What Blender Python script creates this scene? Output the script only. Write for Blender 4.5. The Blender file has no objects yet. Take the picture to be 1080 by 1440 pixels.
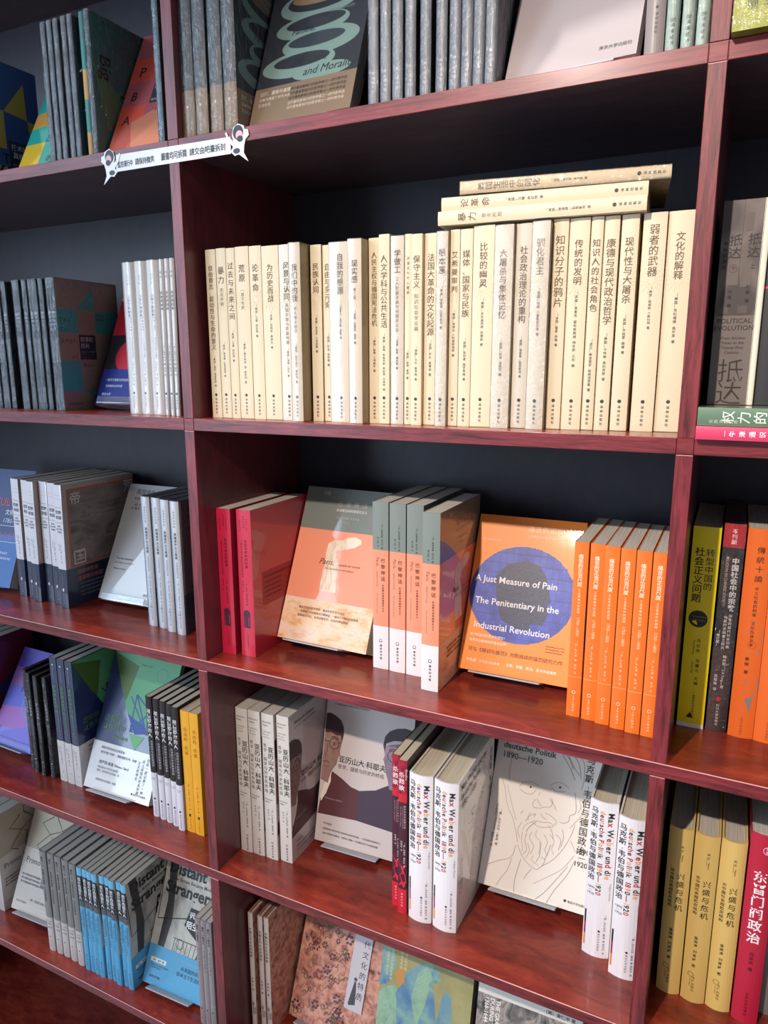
import bpy, math, random
from mathutils import Matrix, Vector
random.seed(7)
D = bpy.data
COL = bpy.context.scene.collection
SC = bpy.context.scene
R = math.radians

# ------------------------------------------------------------------ camera, world, lights, exposure
cam = D.objects.new('camera', D.cameras.new('camera'))
COL.objects.link(cam)
cam.data.sensor_fit = 'HORIZONTAL'
cam.data.sensor_width = 36.0
cam.data.lens = 998.16 / 1080 * 36
cam.data.clip_start = 0.02
cam.matrix_world = (Matrix.Translation((0.6546, -0.7328, 0.8950)) @ Matrix.Rotation(R(26.116), 4, 'Z')
                    @ Matrix.Rotation(R(78.378), 4, 'X') @ Matrix.Rotation(R(-0.06), 4, 'Z'))
SC.camera = cam

SC.view_settings.view_transform = 'Standard'
SC.view_settings.look = 'None'
SC.view_settings.gamma = 1
SC.view_settings.use_curve_mapping = False
SC.view_settings.exposure = 0.0

world = D.worlds.new('shop_ambient')
SC.world = world
world.use_nodes = True
bg = world.node_tree.nodes['Background']
bg.inputs[0].default_value = (0.80, 0.86, 1.0, 1)
bg.inputs[1].default_value = 0.40

def aim(o, loc, target, roll=0):
    d = Vector(target) - Vector(loc)
    q = d.to_track_quat('-Z', 'Y').to_matrix().to_4x4()
    o.matrix_world = Matrix.Translation(loc) @ q @ Matrix.Rotation(roll, 4, 'Z')

def spot(name, loc, target, energy, color, size, cone, blend=0.6):
    l = D.lights.new(name, 'SPOT')
    l.energy = energy; l.color = color; l.shadow_soft_size = size
    l.spot_size = R(cone); l.spot_blend = blend
    o = D.objects.new(name, l); COL.objects.link(o); aim(o, loc, target)
    return o

spot('track_spotlight', (0.17, -1.50, 1.83), (0.66, 0.0, 0.58), 158, (1.0, 0.86, 0.75), 0.022, 62, 1.0)
spot('ceiling_downlight', (-1.63, -0.60, 3.0), (-1.2, -0.5, 0.0), 90, (1.0, 0.93, 0.85), 0.04, 75, 0.5)
spot('ceiling_downlight', (-0.07, -0.22, 3.0), (0.15, -0.35, 0.0), 90, (1.0, 0.93, 0.88), 0.04, 75, 0.5)

spot('ceiling_downlight', (1.49, -0.22, 3.0), (1.3, -0.35, 0.0), 90, (1.0, 0.93, 0.88), 0.04, 75, 0.5)  # unseen lamp added beyond the other two to brighten the upper right

def area(name, loc, target, sx, sy, energy, color, roll=0):
    l = D.lights.new(name, 'AREA')
    l.shape = 'RECTANGLE'; l.size = sx; l.size_y = sy; l.energy = energy; l.color = color
    o = D.objects.new(name, l); COL.objects.link(o); aim(o, loc, target, roll)
    return o
# daylight through the shop window at the left, which glints in the plastic-wrapped covers
area('window_daylight', (-2.42, -3.15, 1.42), (-0.3, 0.1, 0.35), 1.20, 3.0, 105, (0.62, 0.80, 1.0), R(20))

area('cool_left_fill', (-3.1, -1.5, 1.4), (-0.5, 0.0, 0.6), 1.4, 1.8, 14, (0.66, 0.78, 1.0))  # soft bluish fill added to cool the left bay, no known window

# ------------------------------------------------------------------ colours and materials
def lin(c):
    if isinstance(c, str):
        c = tuple(int(c[i:i+2], 16) for i in (0, 2, 4))
    return tuple((v/255/12.92 if v/255 <= .04045 else ((v/255+.055)/1.055)**2.4) for v in c) + (1,)

MATS = {}
def principled(name):
    m = D.materials.new(name); m.use_nodes = True
    return m, m.node_tree, m.node_tree.nodes['Principled BSDF']

def paper(c, film=False, rough=0.45):
    key = (c, film, rough)
    if key in MATS: return MATS[key]
    m, nt, b = principled('printed_paper')
    b.inputs['Base Color'].default_value = lin(c)
    b.inputs['Roughness'].default_value = rough
    if film:
        b.inputs['Coat Weight'].default_value = 0.9
        b.inputs['Coat Roughness'].default_value = 0.05
        b.inputs['Coat IOR'].default_value = 1.5
        n = nt.nodes.new('ShaderNodeTexNoise'); n.inputs['Scale'].default_value = 22; n.inputs['Detail'].default_value = 2
        t = nt.nodes.new('ShaderNodeTexCoord')
        bp = nt.nodes.new('ShaderNodeBump'); bp.inputs['Strength'].default_value = 0.015; bp.inputs['Distance'].default_value = 0.01
        nt.links.new(t.outputs['Object'], n.inputs['Vector']); nt.links.new(n.outputs['Fac'], bp.inputs['Height'])
        nt.links.new(bp.outputs['Normal'], b.inputs['Coat Normal'])
    MATS[key] = m
    return m

def ink(c):
    key = ('ink', c)
    if key in MATS: return MATS[key]
    m, nt, b = principled('printing_ink')
    b.inputs['Base Color'].default_value = lin(c)
    b.inputs['Roughness'].default_value = 0.5
    MATS[key] = m
    return m

def tex_mat(key, build):
    if key not in MATS:
        m, nt, b = principled(key)
        build(m, nt, b)
        MATS[key] = m
    return MATS[key]

def ramp(nt, stops):
    r = nt.nodes.new('ShaderNodeValToRGB')
    e = r.color_ramp.elements
    while len(e) < len(stops): e.new(0.5)
    for el, (p, c) in zip(e, stops):
        el.position = p; el.color = lin(c)
    return r

def noise_print(name, stops, scale, stretch=(1, 1, 1), detail=5, rough=0.6, coat=0.0, dist=0.0):
    def build(m, nt, b):
        t = nt.nodes.new('ShaderNodeTexCoord'); mp = nt.nodes.new('ShaderNodeMapping')
        mp.inputs['Scale'].default_value = stretch
        n = nt.nodes.new('ShaderNodeTexNoise'); n.inputs['Scale'].default_value = scale
        n.inputs['Detail'].default_value = detail; n.inputs['Roughness'].default_value = rough
        n.inputs['Distortion'].default_value = dist
        r = ramp(nt, stops)
        nt.links.new(t.outputs['Object'], mp.inputs[0]); nt.links.new(mp.outputs[0], n.inputs['Vector'])
        nt.links.new(n.outputs['Fac'], r.inputs[0]); nt.links.new(r.outputs[0], b.inputs['Base Color'])
        b.inputs['Roughness'].default_value = 0.45
        b.inputs['Coat Weight'].default_value = coat; b.inputs['Coat Roughness'].default_value = 0.05
    return tex_mat(name, build)

def wood(name, stretch, stops, bump=0.25, rough=0.38, coat=0.35):
    def build(m, nt, b):
        t = nt.nodes.new('ShaderNodeTexCoord'); mp = nt.nodes.new('ShaderNodeMapping')
        mp.inputs['Scale'].default_value = stretch
        n = nt.nodes.new('ShaderNodeTexNoise'); n.inputs['Scale'].default_value = 6
        n.inputs['Detail'].default_value = 8; n.inputs['Roughness'].default_value = 0.62; n.inputs['Distortion'].default_value = 0.9
        n2 = nt.nodes.new('ShaderNodeTexNoise'); n2.inputs['Scale'].default_value = 40; n2.inputs['Detail'].default_value = 3
        r = ramp(nt, stops)
        mx = nt.nodes.new('ShaderNodeMath'); mx.operation = 'MULTIPLY_ADD'; mx.inputs[1].default_value = 0.25
        sb = nt.nodes.new('ShaderNodeMath'); sb.operation = 'SUBTRACT'; sb.inputs[1].default_value = 0.125
        nt.links.new(t.outputs['Object'], mp.inputs[0])
        nt.links.new(mp.outputs[0], n.inputs['Vector']); nt.links.new(mp.outputs[0], n2.inputs['Vector'])
        nt.links.new(n2.outputs['Fac'], mx.inputs[0]); nt.links.new(n.outputs['Fac'], sb.inputs[0])
        nt.links.new(sb.outputs[0], mx.inputs[2])
        nt.links.new(mx.outputs[0], r.inputs[0]); nt.links.new(r.outputs[0], b.inputs['Base Color'])
        bp = nt.nodes.new('ShaderNodeBump'); bp.inputs['Strength'].default_value = bump; bp.inputs['Distance'].default_value = 0.0006
        nt.links.new(mx.outputs[0], bp.inputs['Height']); nt.links.new(bp.outputs['Normal'], b.inputs['Normal'])
        b.inputs['Roughness'].default_value = rough
        b.inputs['Coat Weight'].default_value = coat; b.inputs['Coat Roughness'].default_value = 0.22
    return tex_mat(name, build)

WOOD_X = wood('mahogany_edge_along', (2.2, 26, 26), [(0.30, '340a0e'), (0.46, '661a20'), (0.66, '862c32')], coat=0.18, rough=0.45)
WOOD_Z = wood('mahogany_edge_upright', (26, 26, 2.2), [(0.30, '340a0e'), (0.46, '661a20'), (0.66, '862c32')], coat=0.18, rough=0.45)
WOOD_TOP = wood('mahogany_shelf_top', (3, 9, 9), [(0.3, '601a14'), (0.5, '7c281c'), (0.7, '923826')], bump=0.08, rough=0.33, coat=0.5)
WOOD_SIDE = wood('mahogany_panel', (9, 9, 3), [(0.3, '4c1c22'), (0.5, '5a242a'), (0.7, '662a30')], bump=0.08, rough=0.4)
WOOD_BACK = wood('dark_back_board', (9, 9, 3), [(0.3, '22202c'), (0.5, '282531'), (0.7, '2e2a36')], bump=0.05, rough=0.55, coat=0.12)
WOOD_UNDER = wood('board_underside', (3, 9, 9), [(0.3, '3e3038'), (0.5, '48383f'), (0.7, '524048')], bump=0.05, rough=0.45, coat=0.2)  # same laminate as the tops, with haze put into a greyer colour

def pages_mat(c, key):
    def build(m, nt, b):
        t = nt.nodes.new('ShaderNodeTexCoord'); mp = nt.nodes.new('ShaderNodeMapping')
        mp.inputs['Scale'].default_value = (2600, 14, 3)
        n = nt.nodes.new('ShaderNodeTexNoise'); n.inputs['Scale'].default_value = 1.0; n.inputs['Detail'].default_value = 2
        c0 = tuple(int(c[i:i+2], 16) for i in (0, 2, 4))
        r = ramp(nt, [(0.3, tuple(int(v*0.80) for v in c0)), (0.7, c0)])
        nt.links.new(t.outputs['Object'], mp.inputs[0]); nt.links.new(mp.outputs[0], n.inputs['Vector'])
        nt.links.new(n.outputs['Fac'], r.inputs[0]); nt.links.new(r.outputs[0], b.inputs['Base Color'])
        b.inputs['Roughness'].default_value = 0.8
    return tex_mat('page_block_' + key, build)
PAGES = pages_mat('d8d0c4', 'white')
PAGES_CREAM = pages_mat('e2d6bc', 'cream')

def film_build(strength, scale, fac, stretch):
    def build(m, nt, b):
        nt.nodes.remove(b)
        out = nt.nodes['Material Output']
        t = nt.nodes.new('ShaderNodeTexCoord'); mp = nt.nodes.new('ShaderNodeMapping')
        mp.inputs['Scale'].default_value = stretch
        n = nt.nodes.new('ShaderNodeTexNoise'); n.inputs['Scale'].default_value = scale; n.inputs['Detail'].default_value = 4
        n.inputs['Distortion'].default_value = 1.2
        bp = nt.nodes.new('ShaderNodeBump'); bp.inputs['Strength'].default_value = strength; bp.inputs['Distance'].default_value = 0.004
        g = nt.nodes.new('ShaderNodeBsdfGlossy'); g.inputs['Roughness'].default_value = 0.12
        tr = nt.nodes.new('ShaderNodeBsdfTransparent')
        lw = nt.nodes.new('ShaderNodeFresnel'); lw.inputs['IOR'].default_value = 1.45
        ad = nt.nodes.new('ShaderNodeMath'); ad.operation = 'MULTIPLY_ADD'; ad.inputs[1].default_value = 1.1; ad.inputs[2].default_value = fac
        mx = nt.nodes.new('ShaderNodeMixShader')
        nt.links.new(t.outputs['Object'], mp.inputs[0]); nt.links.new(mp.outputs[0], n.inputs['Vector'])
        nt.links.new(n.outputs['Fac'], bp.inputs['Height']); nt.links.new(bp.outputs['Normal'], g.inputs['Normal'])
        nt.links.new(lw.outputs[0], ad.inputs[0]); nt.links.new(ad.outputs[0], mx.inputs[0])
        nt.links.new(tr.outputs[0], mx.inputs[1]); nt.links.new(g.outputs[0], mx.inputs[2])
        nt.links.new(mx.outputs[0], out.inputs['Surface'])
    return build
FILM = tex_mat('clear_shrink_wrap', film_build(0.10, 45, 0.0, (1, 1, 1)))
CRINKLE = tex_mat('crinkled_shrink_wrap', film_build(1.0, 150, 0.06, (1, 1, 0.8)))

def plastic(name, c, rough, trans):
    def build(m, nt, b):
        b.inputs['Base Color'].default_value = lin(c); b.inputs['Roughness'].default_value = rough
        b.inputs['Transmission Weight'].default_value = trans; b.inputs['IOR'].default_value = 1.45
    return tex_mat(name, build)
ACRYLIC = plastic('clear_acrylic', 'e8eef2', 0.06, 0.92)
GREY_PLASTIC = plastic('frosted_grey_plastic', 'a8a8ae', 0.35, 0.0)

# ------------------------------------------------------------------ mesh helpers
class MB:
    def __init__(s): s.v = []; s.f = []; s.m = []; s.mats = []
    def mi(s, mat):
        if mat not in s.mats: s.mats.append(mat)
        return s.mats.index(mat)
    def add(s, verts, faces, mat):
        o = len(s.v); s.v += verts; k = s.mi(mat)
        for f in faces: s.f.append(tuple(i+o for i in f)); s.m.append(k)
    def box(s, x0, y0, z0, x1, y1, z1, mat):
        v = [(x0,y0,z0),(x1,y0,z0),(x1,y1,z0),(x0,y1,z0),(x0,y0,z1),(x1,y0,z1),(x1,y1,z1),(x0,y1,z1)]
        s.add(v, [(0,3,2,1),(4,5,6,7),(0,1,5,4),(1,2,6,5),(2,3,7,6),(3,0,4,7)], mat)
    def bbox(s, x0, y0, z0, x1, y1, z1, mat, b=0.0007):
        # box with chamfered edges
        X = (x0, x1); Y = (y0, y1); Z = (z0, z1)
        v = []; idx = {}
        for i in (0, 1):
            for j in (0, 1):
                for k in (0, 1):
                    sx = b if i == 0 else -b; sy = b if j == 0 else -b; sz = b if k == 0 else -b
                    for a, p in enumerate(((X[i], Y[j]+sy, Z[k]+sz), (X[i]+sx, Y[j], Z[k]+sz), (X[i]+sx, Y[j]+sy, Z[k]))):
                        idx[i, j, k, a] = len(v); v.append(p)
        f = []
        for i in (0, 1):
            q = [idx[i,0,0,0], idx[i,1,0,0], idx[i,1,1,0], idx[i,0,1,0]]; f.append(q if i else q[::-1])
            q = [idx[0,i,0,1], idx[1,i,0,1], idx[1,i,1,1], idx[0,i,1,1]]; f.append(q[::-1] if i else q)
            q = [idx[0,0,i,2], idx[1,0,i,2], idx[1,1,i,2], idx[0,1,i,2]]; f.append(q if i else q[::-1])
        for i in (0, 1):
            for j in (0, 1):
                q = [idx[i,j,0,0], idx[i,j,0,1], idx[i,j,1,1], idx[i,j,1,0]]; f.append(q if i != j else q[::-1])
                q = [idx[i,0,j,0], idx[i,1,j,0], idx[i,1,j,2], idx[i,0,j,2]]; f.append(q if i != j else q[::-1])
                q = [idx[0,i,j,1], idx[1,i,j,1], idx[1,i,j,2], idx[0,i,j,2]]; f.append(q if i == j else q[::-1])
                for k in (0, 1):
                    f.append([idx[i,j,k,0], idx[i,j,k,1], idx[i,j,k,2]])
        s.add(v, [tuple(q) for q in f], mat)
    def mesh(s, name, smooth=False):
        me = D.meshes.new(name)
        me.from_pydata(s.v, [], s.f)
        for m in s.mats: me.materials.append(m)
        me.polygons.foreach_set('material_index', s.m)
        if smooth: me.polygons.foreach_set('use_smooth', [True]*len(s.f))
        me.update()
        return me
    def build(s, name, parent=None, fix=False):
        me = s.mesh(name)
        if fix:
            import bmesh
            bm = bmesh.new(); bm.from_mesh(me); bmesh.ops.recalc_face_normals(bm, faces=bm.faces); bm.to_mesh(me); bm.free()
        o = D.objects.new(name, me); COL.objects.link(o)
        if parent: o.parent = parent
        return o

GL = {}
def glyph(s, bold=0.0):
    """triangulated glyph outline(s) of a string at size 1 -> (verts2d, faces, width)"""
    key = (s, bold)
    if key not in GL:
        c = D.curves.new('lettering', 'FONT'); c.body = s; c.size = 1; c.resolution_u = 1 if ord(s[0]) > 0x2e80 else 2
        c.offset = bold
        o = D.objects.new('lettering', c)
        me = D.meshes.new_from_object(o)
        vs = [(v.co.x, v.co.y) for v in me.vertices]
        fs = [tuple(p.vertices) for p in me.polygons]
        w = max((p[0] for p in vs), default=0.4)
        D.objects.remove(o); D.meshes.remove(me); D.curves.remove(c)
        GL[key] = (vs, fs, w)
    return GL[key]

def put_text(op, add):
    """op in millimetres; add(verts2d, faces, material)"""
    k, s, x, y, size = op[:5]; c = ink(op[5]); bold = op[6] if len(op) > 6 and op[6] else 0.0
    extra = op[7] if len(op) > 7 else None
    if k == 'V':                       # upright characters one below another, y = top
        pitch = extra or size*1.04
        yy = y
        for ch in s:
            if ch == ' ': yy -= pitch*0.55; continue
            if ord(ch) < 0x2e80 and ch not in '·，、':   # latin turned clockwise
                vs, fs, w = glyph(ch, bold)
                add([(x + (b-0.35)*size*0.95, yy - a*size*0.95) for a, b in vs], fs, c); yy -= (w+0.06)*size*0.95
                continue
            vs, fs, w = glyph(ch, bold)
            if ch == '·':
                add([(x + (a-0.13)*size, yy - size*0.45 + (b-0.35)*size) for a, b in vs], fs, c); yy -= pitch*0.7; continue
            add([(x + (a-0.5)*size, yy - size*0.86 + b*size) for a, b in vs], fs, c)
            yy -= pitch
    elif k == 'R':                     # whole run turned clockwise, reading downwards, y = top
        colors = extra
        if colors:
            yy = y
            for i, ch in enumerate(s):
                if ch == ' ': yy -= size*0.26; continue
                vs, fs, w = glyph(ch, bold)
                add([(x + b*size, yy - a*size) for a, b in vs], fs, ink(colors[i % len(colors)])); yy -= (w+0.09)*size
        else:
            vs, fs, w = glyph(s, bold)
            add([(x + b*size, y - a*size) for a, b in vs], fs, c)
    elif k == 'H':                     # horizontal, y = baseline, extra = 'L' 'C' 'R'
        vs, fs, w = glyph(s, bold)
        dx = {'L': 0, 'C': -w/2, 'R': -w, None: 0}[extra if not isinstance(extra, tuple) else extra[0]]
        sh = extra[1] if isinstance(extra, tuple) else 0.0   # slant
        add([(x + (a+dx+b*sh)*size, y + b*size) for a, b in vs], fs, c)

def line2d(pts, w):
    vs = []; fs = []
    for i, (x, y) in enumerate(pts):
        a = pts[max(i-1, 0)]; b = pts[min(i+1, len(pts)-1)]
        dx, dy = b[0]-a[0], b[1]-a[1]; L = math.hypot(dx, dy) or 1
        nx, ny = -dy/L*w/2, dx/L*w/2
        vs += [(x-nx, y-ny), (x+nx, y+ny)]
        if i: k = 2*i; fs.append((k-2, k, k+1, k-1))
    return vs, fs

def smooth_line(pts, n=4):
    if len(pts) < 3: return pts
    P = [pts[0]] + list(pts) + [pts[-1]]; out = []
    for i in range(1, len(P)-2):
        p0, p1, p2, p3 = P[i-1:i+3]
        for k in range(n):
            t = k/n
            out.append(tuple(0.5*((2*p1[j]) + (-p0[j]+p2[j])*t + (2*p0[j]-5*p1[j]+4*p2[j]-p3[j])*t*t + (-p0[j]+3*p1[j]-3*p2[j]+p3[j])*t**3) for j in (0, 1)))
    out.append(pts[-1])
    return out

def put_shape(op, add, cut=1):
    k = op[0]
    mat = op[-1] if not isinstance(op[-1], str) else ink(op[-1])
    if k == 'rect':
        x0, y0, x1, y1 = op[1:5]; n = cut
        for i in range(n):
            a = x0+(x1-x0)*i/n; b = x0+(x1-x0)*(i+1)/n
            add([(a, y0), (b, y0), (b, y1), (a, y1)], [(0, 1, 2, 3)], mat)
    elif k == 'poly':
        p = op[1]
        from mathutils.geometry import tessellate_polygon
        t = tessellate_polygon([[Vector((a, b, 0)) for a, b in p]])
        fs = []
        for q in t:
            (ax, ay), (bx, by), (cx, cy) = p[q[0]], p[q[1]], p[q[2]]
            fs.append(tuple(q) if (bx-ax)*(cy-ay)-(by-ay)*(cx-ax) > 0 else tuple(q[::-1]))
        add(list(p), fs, mat)
    elif k == 'circ':
        x, y, r = op[1:4]; n = 28
        ry = op[4] if len(op) == 6 else r
        add([(x+r*math.cos(2*PI*i/n), y+ry*math.sin(2*PI*i/n)) for i in range(n)], [tuple(range(n))], mat)
    elif k == 'ring':
        x, y, r, w = op[1:5]; n = 28
        pts = [(x+r*math.cos(2*PI*i/n), y+r*math.sin(2*PI*i/n)) for i in range(n+1)]
        vs, fs = line2d(pts, w); add(vs, fs, mat)
    elif k == 'line':
        vs, fs = line2d(op[1], op[2]); add(vs, fs, mat)
    elif k == 'curve':
        vs, fs = line2d(smooth_line(op[1]), op[2]); add(vs, fs, mat)
PI = math.pi

# ------------------------------------------------------------------ books
CAT = {}
def book(key, w, h, d, bands, spine=(), face=(), hard=False, bulge=None, film=None, coat=False, pages=PAGES, front=None, belly=None, pagecut=0.0):
    """bands: list of (z_from_mm, z_to_mm, spine colour, front colour) bottom to top; spine/face: ops in mm"""
    CAT[key] = dict(w=w, h=h, d=d, bands=bands, spine=spine, face=face, hard=hard,
                    bulge=(0.0045 if hard else 0.0009) if bulge is None else bulge, film=film, coat=coat, pages=pages, belly=belly)

def shell(w, d, zs, mats, t, bulge, off=0.0, depth=None, n=8):
    """U shaped cover: spine arc at y=0 side, boards going back; zs levels with (spine mat, board mat) per level"""
    d2 = d if depth is None else depth
    out = [(-w/2-off, d2)] + [(-w/2-off + (w+2*off)*i/n, -off - bulge*(1-(2*i/n-1)**2)) for i in range(n+1)] + [(w/2+off, d2)]
    inn = [(-w/2-off+t, d2)] + [(-w/2-off+t + (w+2*off-2*t)*i/n, -off+t - bulge*(1-(2*i/n-1)**2)) for i in range(n+1)] + [(w/2+off-t, d2)]
    mb = MB(); N = len(out)
    for L in range(len(zs)-1):
        z0, z1 = zs[L], zs[L+1]; ms, mf = mats[L]
        last = L == len(zs)-2; first = L == 0
        for i in range(N-1):
            m = mf if i in (0, N-2) else ms
            a, b = out[i], out[i+1]
            mb.add([(a[0],a[1],z0),(b[0],b[1],z0),(b[0],b[1],z1),(a[0],a[1],z1)], [(0,1,2,3)], m)
            c, e = inn[i], inn[i+1]
            mb.add([(c[0],c[1],z0),(e[0],e[1],z0),(e[0],e[1],z1),(c[0],c[1],z1)], [(3,2,1,0)], m)
            if last: mb.add([(a[0],a[1],z1),(b[0],b[1],z1),(e[0],e[1],z1),(c[0],c[1],z1)], [(0,1,2,3)], m)
            if first: mb.add([(a[0],a[1],z0),(b[0],b[1],z0),(e[0],e[1],z0),(c[0],c[1],z0)], [(3,2,1,0)], m)
        for i in (0, N-1):
            a, c = out[i], inn[i]
            mb.add([(a[0],a[1],z0),(a[0],a[1],z1),(c[0],c[1],z1),(c[0],c[1],z0)], [(0,1,2,3) if i == 0 else (3,2,1,0)], mf)
    return mb

def make_book(key):
    B = CAT[key]; w, h, d = B['w'], B['h'], B['d']; bulge = B['bulge']
    if 'meshes' in B: return B['meshes']
    out = []
    t = 0.0022 if B['hard'] else 0.0005
    zs = [B['bands'][0][0]/1000] + [b[1]/1000 for b in B['bands']]
    zs[0] = 0; zs[-1] = h
    mats = []
    for b in B['bands']:
        ms = paper(b[2], B['coat']) if isinstance(b[2], str) else b[2]
        mf = paper(b[3], B['coat']) if isinstance(b[3], str) else b[3]
        mats.append((ms, mf))
    out.append(('cover', shell(w, d, zs, mats, t, bulge).mesh('cover')))
    pg = MB()
    if B['hard']:
        n = 6; zz0, zz1 = 0.003, h-0.003
        ww = w-2*t-0.0004
        pts = [(-ww/2 + ww*i/n, 0.003 - bulge*0.8*(1-(2*i/n-1)**2)) for i in range(n+1)] + [(ww/2, d-0.004), (0, d-0.006), (-ww/2, d-0.004)]
        N = len(pts)
        pg.add([(a, b, zz0) for a, b in pts] + [(a, b, zz1) for a, b in pts],
               [tuple(range(N))[::-1], tuple(range(N, 2*N))] + [(i, (i+1) % N, (i+1) % N+N, i+N) for i in range(N)], B['pages'])
    else:
        pg.box(-w/2+t+0.0001, 0.0008, 0.0006, w/2-t-0.0001, d-0.0012, h-0.0006, B['pages'])
    out.append(('pages', pg.mesh('pages')))
    boff = 0.0
    if B['belly']:
        z0, z1, cs, cf = B['belly']; boff = 0.0004
        ms = paper(cs, B['coat']); mf = paper(cf, B['coat'])
        out.append(('belly_band', shell(w, d, [z0/1000, z1/1000], [(ms, mf)], 0.0003, bulge, off=boff).mesh('belly_band')))
    ys = lambda x: -bulge*(1-min(1, abs(2*x/w))**2)
    def spine_add(eps, mb):
        def add(vs, fs, m):
            mb.add([(x/1000, ys(x/1000)-eps-boff, z/1000) for x, z in vs], fs, m)
        return add
    def face_add(eps, mb):
        def add(vs, fs, m):
            mb.add([(w/2+eps+boff, u/1000, v/1000) for u, v in vs], fs, m)
        return add
    for nm, ops, fa in (('spine', B['spine'], spine_add), ('cover', B['face'], face_add)):
        if key in FLAT and nm == 'cover': pass
        art = MB(); let = MB()
        for i, op in enumerate(ops):
            if op[0] in 'VRH': put_text(op, fa(0.0003 if nm == 'spine' and len(ops) < 12 else 0.0002+0.00001*len(ops), let))
            else: put_shape(op, fa(0.00015+0.00001*i, art), 6 if nm == 'spine' else 1)
        if art.v: out.append((nm+'_artwork', art.mesh(nm+'_artwork')))
        if let.v: out.append((nm+'_lettering', let.mesh(nm+'_lettering')))
    if B['film']:
        e = 0.0009 if B['face'] else 0.0001; el = 0.0001; ef = 0.0011; fm = MB(); n = 6
        pts = [(-w/2-el + (w+el+e)*i/n, -ef - bulge*(1-(2*i/n-1)**2)) for i in range(n+1)] + [(w/2+e, d+0.0004), (-w/2-el, d+0.0004)]
        N = len(pts); z0, z1 = 0.0002, h+0.0006
        fm.add([(a, b, z0) for a, b in pts] + [(a, b, z1) for a, b in pts],
               [tuple(range(N, 2*N))] + [(i, (i+1) % N, (i+1) % N+N, i+N) for i in range(N)], B['film'])
        out.append(('plastic_wrap', fm.mesh('plastic_wrap')))
    B['meshes'] = out
    return out
FLAT = set()

def spawn(key, name, label, cat, group, matrix):
    r = D.objects.new(name, None); COL.objects.link(r)
    r.empty_display_size = 0.02
    r['label'] = label; r['category'] = cat
    if group: r['group'] = group
    r.matrix_world = matrix
    cover = None
    for nm, me in make_book(key):
        o = D.objects.new(nm, me); COL.objects.link(o)
        if nm == 'cover': cover = o
        o.parent = cover if nm.endswith(('_artwork', '_lettering')) else r
        if nm == 'plastic_wrap': o['label'] = 'clear glossy plastic wrap'
    return r

def stand_up(key, x, y, z, label, name='paperback_book', group=None, yaw=0.0, lean=0.0):
    """x = left edge of the spine, y = spine plane"""
    w = CAT[key]['w']
    px = x + w if lean > 0 else x
    z += 0.0002
    sx = -w/2 if lean > 0 else w/2
    M = Matrix.Translation((px, y, z)) @ Matrix.Rotation(R(yaw), 4, 'Z') @ Matrix.Rotation(R(lean), 4, 'Y') @ Matrix.Translation((sx, 0, 0))
    return spawn(key, name, label, 'book', group, M)

def lay_flat(key, x, y, z, yaw, label, name='paperback_book', group=None):
    """lying, spine to the viewer, head of the book at the left; x,y = left front corner"""
    B = CAT[key]; w, h = B['w'], B['h']; z += 0.0004
    # book z -> -x (head left), book x -> z up
    M = Matrix.Translation((x, y, z)) @ Matrix.Rotation(R(yaw), 4, 'Z') @ Matrix(((0, 0, -1, h), (0, 1, 0, 0), (1, 0, 0, w/2), (0, 0, 0, 1)))
    return spawn(key, name, label, 'book', group, M)

def display(key, x, y, z, yaw, tilt, label, stand='grey', name='display_book', group='books shown face out on stands', lip=0.013):
    B = CAT[key]; w = B['w']
    yw, t = R(yaw), R(tilt)
    U = Vector((math.cos(yw), math.sin(yw), 0)); V = Vector((-math.sin(yw)*math.sin(t), math.cos(yw)*math.sin(t), math.cos(t))); Nn = U.cross(V)
    M = Matrix((( Nn.x, U.x, V.x, 0), (Nn.y, U.y, V.y, 0), (Nn.z, U.z, V.z, 0), (0, 0, 0, 1)))
    P = Vector((x, y, z)) - Nn*(w/2)
    o = spawn(key, name, label, 'book', group, Matrix.Translation(P) @ M)
    if stand:
        # easel: lip plate under the book, back plate behind it, a foot reaching the shelf
        mat = GREY_PLASTIC if stand == 'grey' else ACRYLIC
        s = D.objects.new('book_stand', None); COL.objects.link(s); s.empty_display_size = 0.02
        s['label'] = {'grey': 'grey plastic easel under the ', 'clear': 'clear acrylic easel holding the '}[stand] + label
        s['label'] = ' '.join(s['label'].split()[:15])
        s['category'] = 'book stand'; s['group'] = 'easels holding the face-out books'
        s.matrix_world = Matrix.Translation(Vector((x, y, z))) @ M
        q0, q1 = 0.018, min(B['d']-0.02, 0.112)
        a = MB(); a.bbox(-w-0.001, q0, -0.0026, lip, q1, -0.0004, mat, 0.0004); a.build('lip', s)
        if stand == 'clear':
            a = MB(); a.bbox(0.0112, q0, -0.0004, 0.013, q1, 0.010, mat, 0.0004); a.build('front_rim', s)
        a = MB(); a.bbox(-w-0.0032, q0+0.012, -0.0004, -w-0.0012, q1-0.012, B['h']*0.6, mat, 0.0004); a.build('back_plate', s)
    return o

S1, S2, S3, S4, S5, S6 = 1.1668, 0.8274, 0.4874, 0.1495, -0.19, -0.5295

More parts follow.
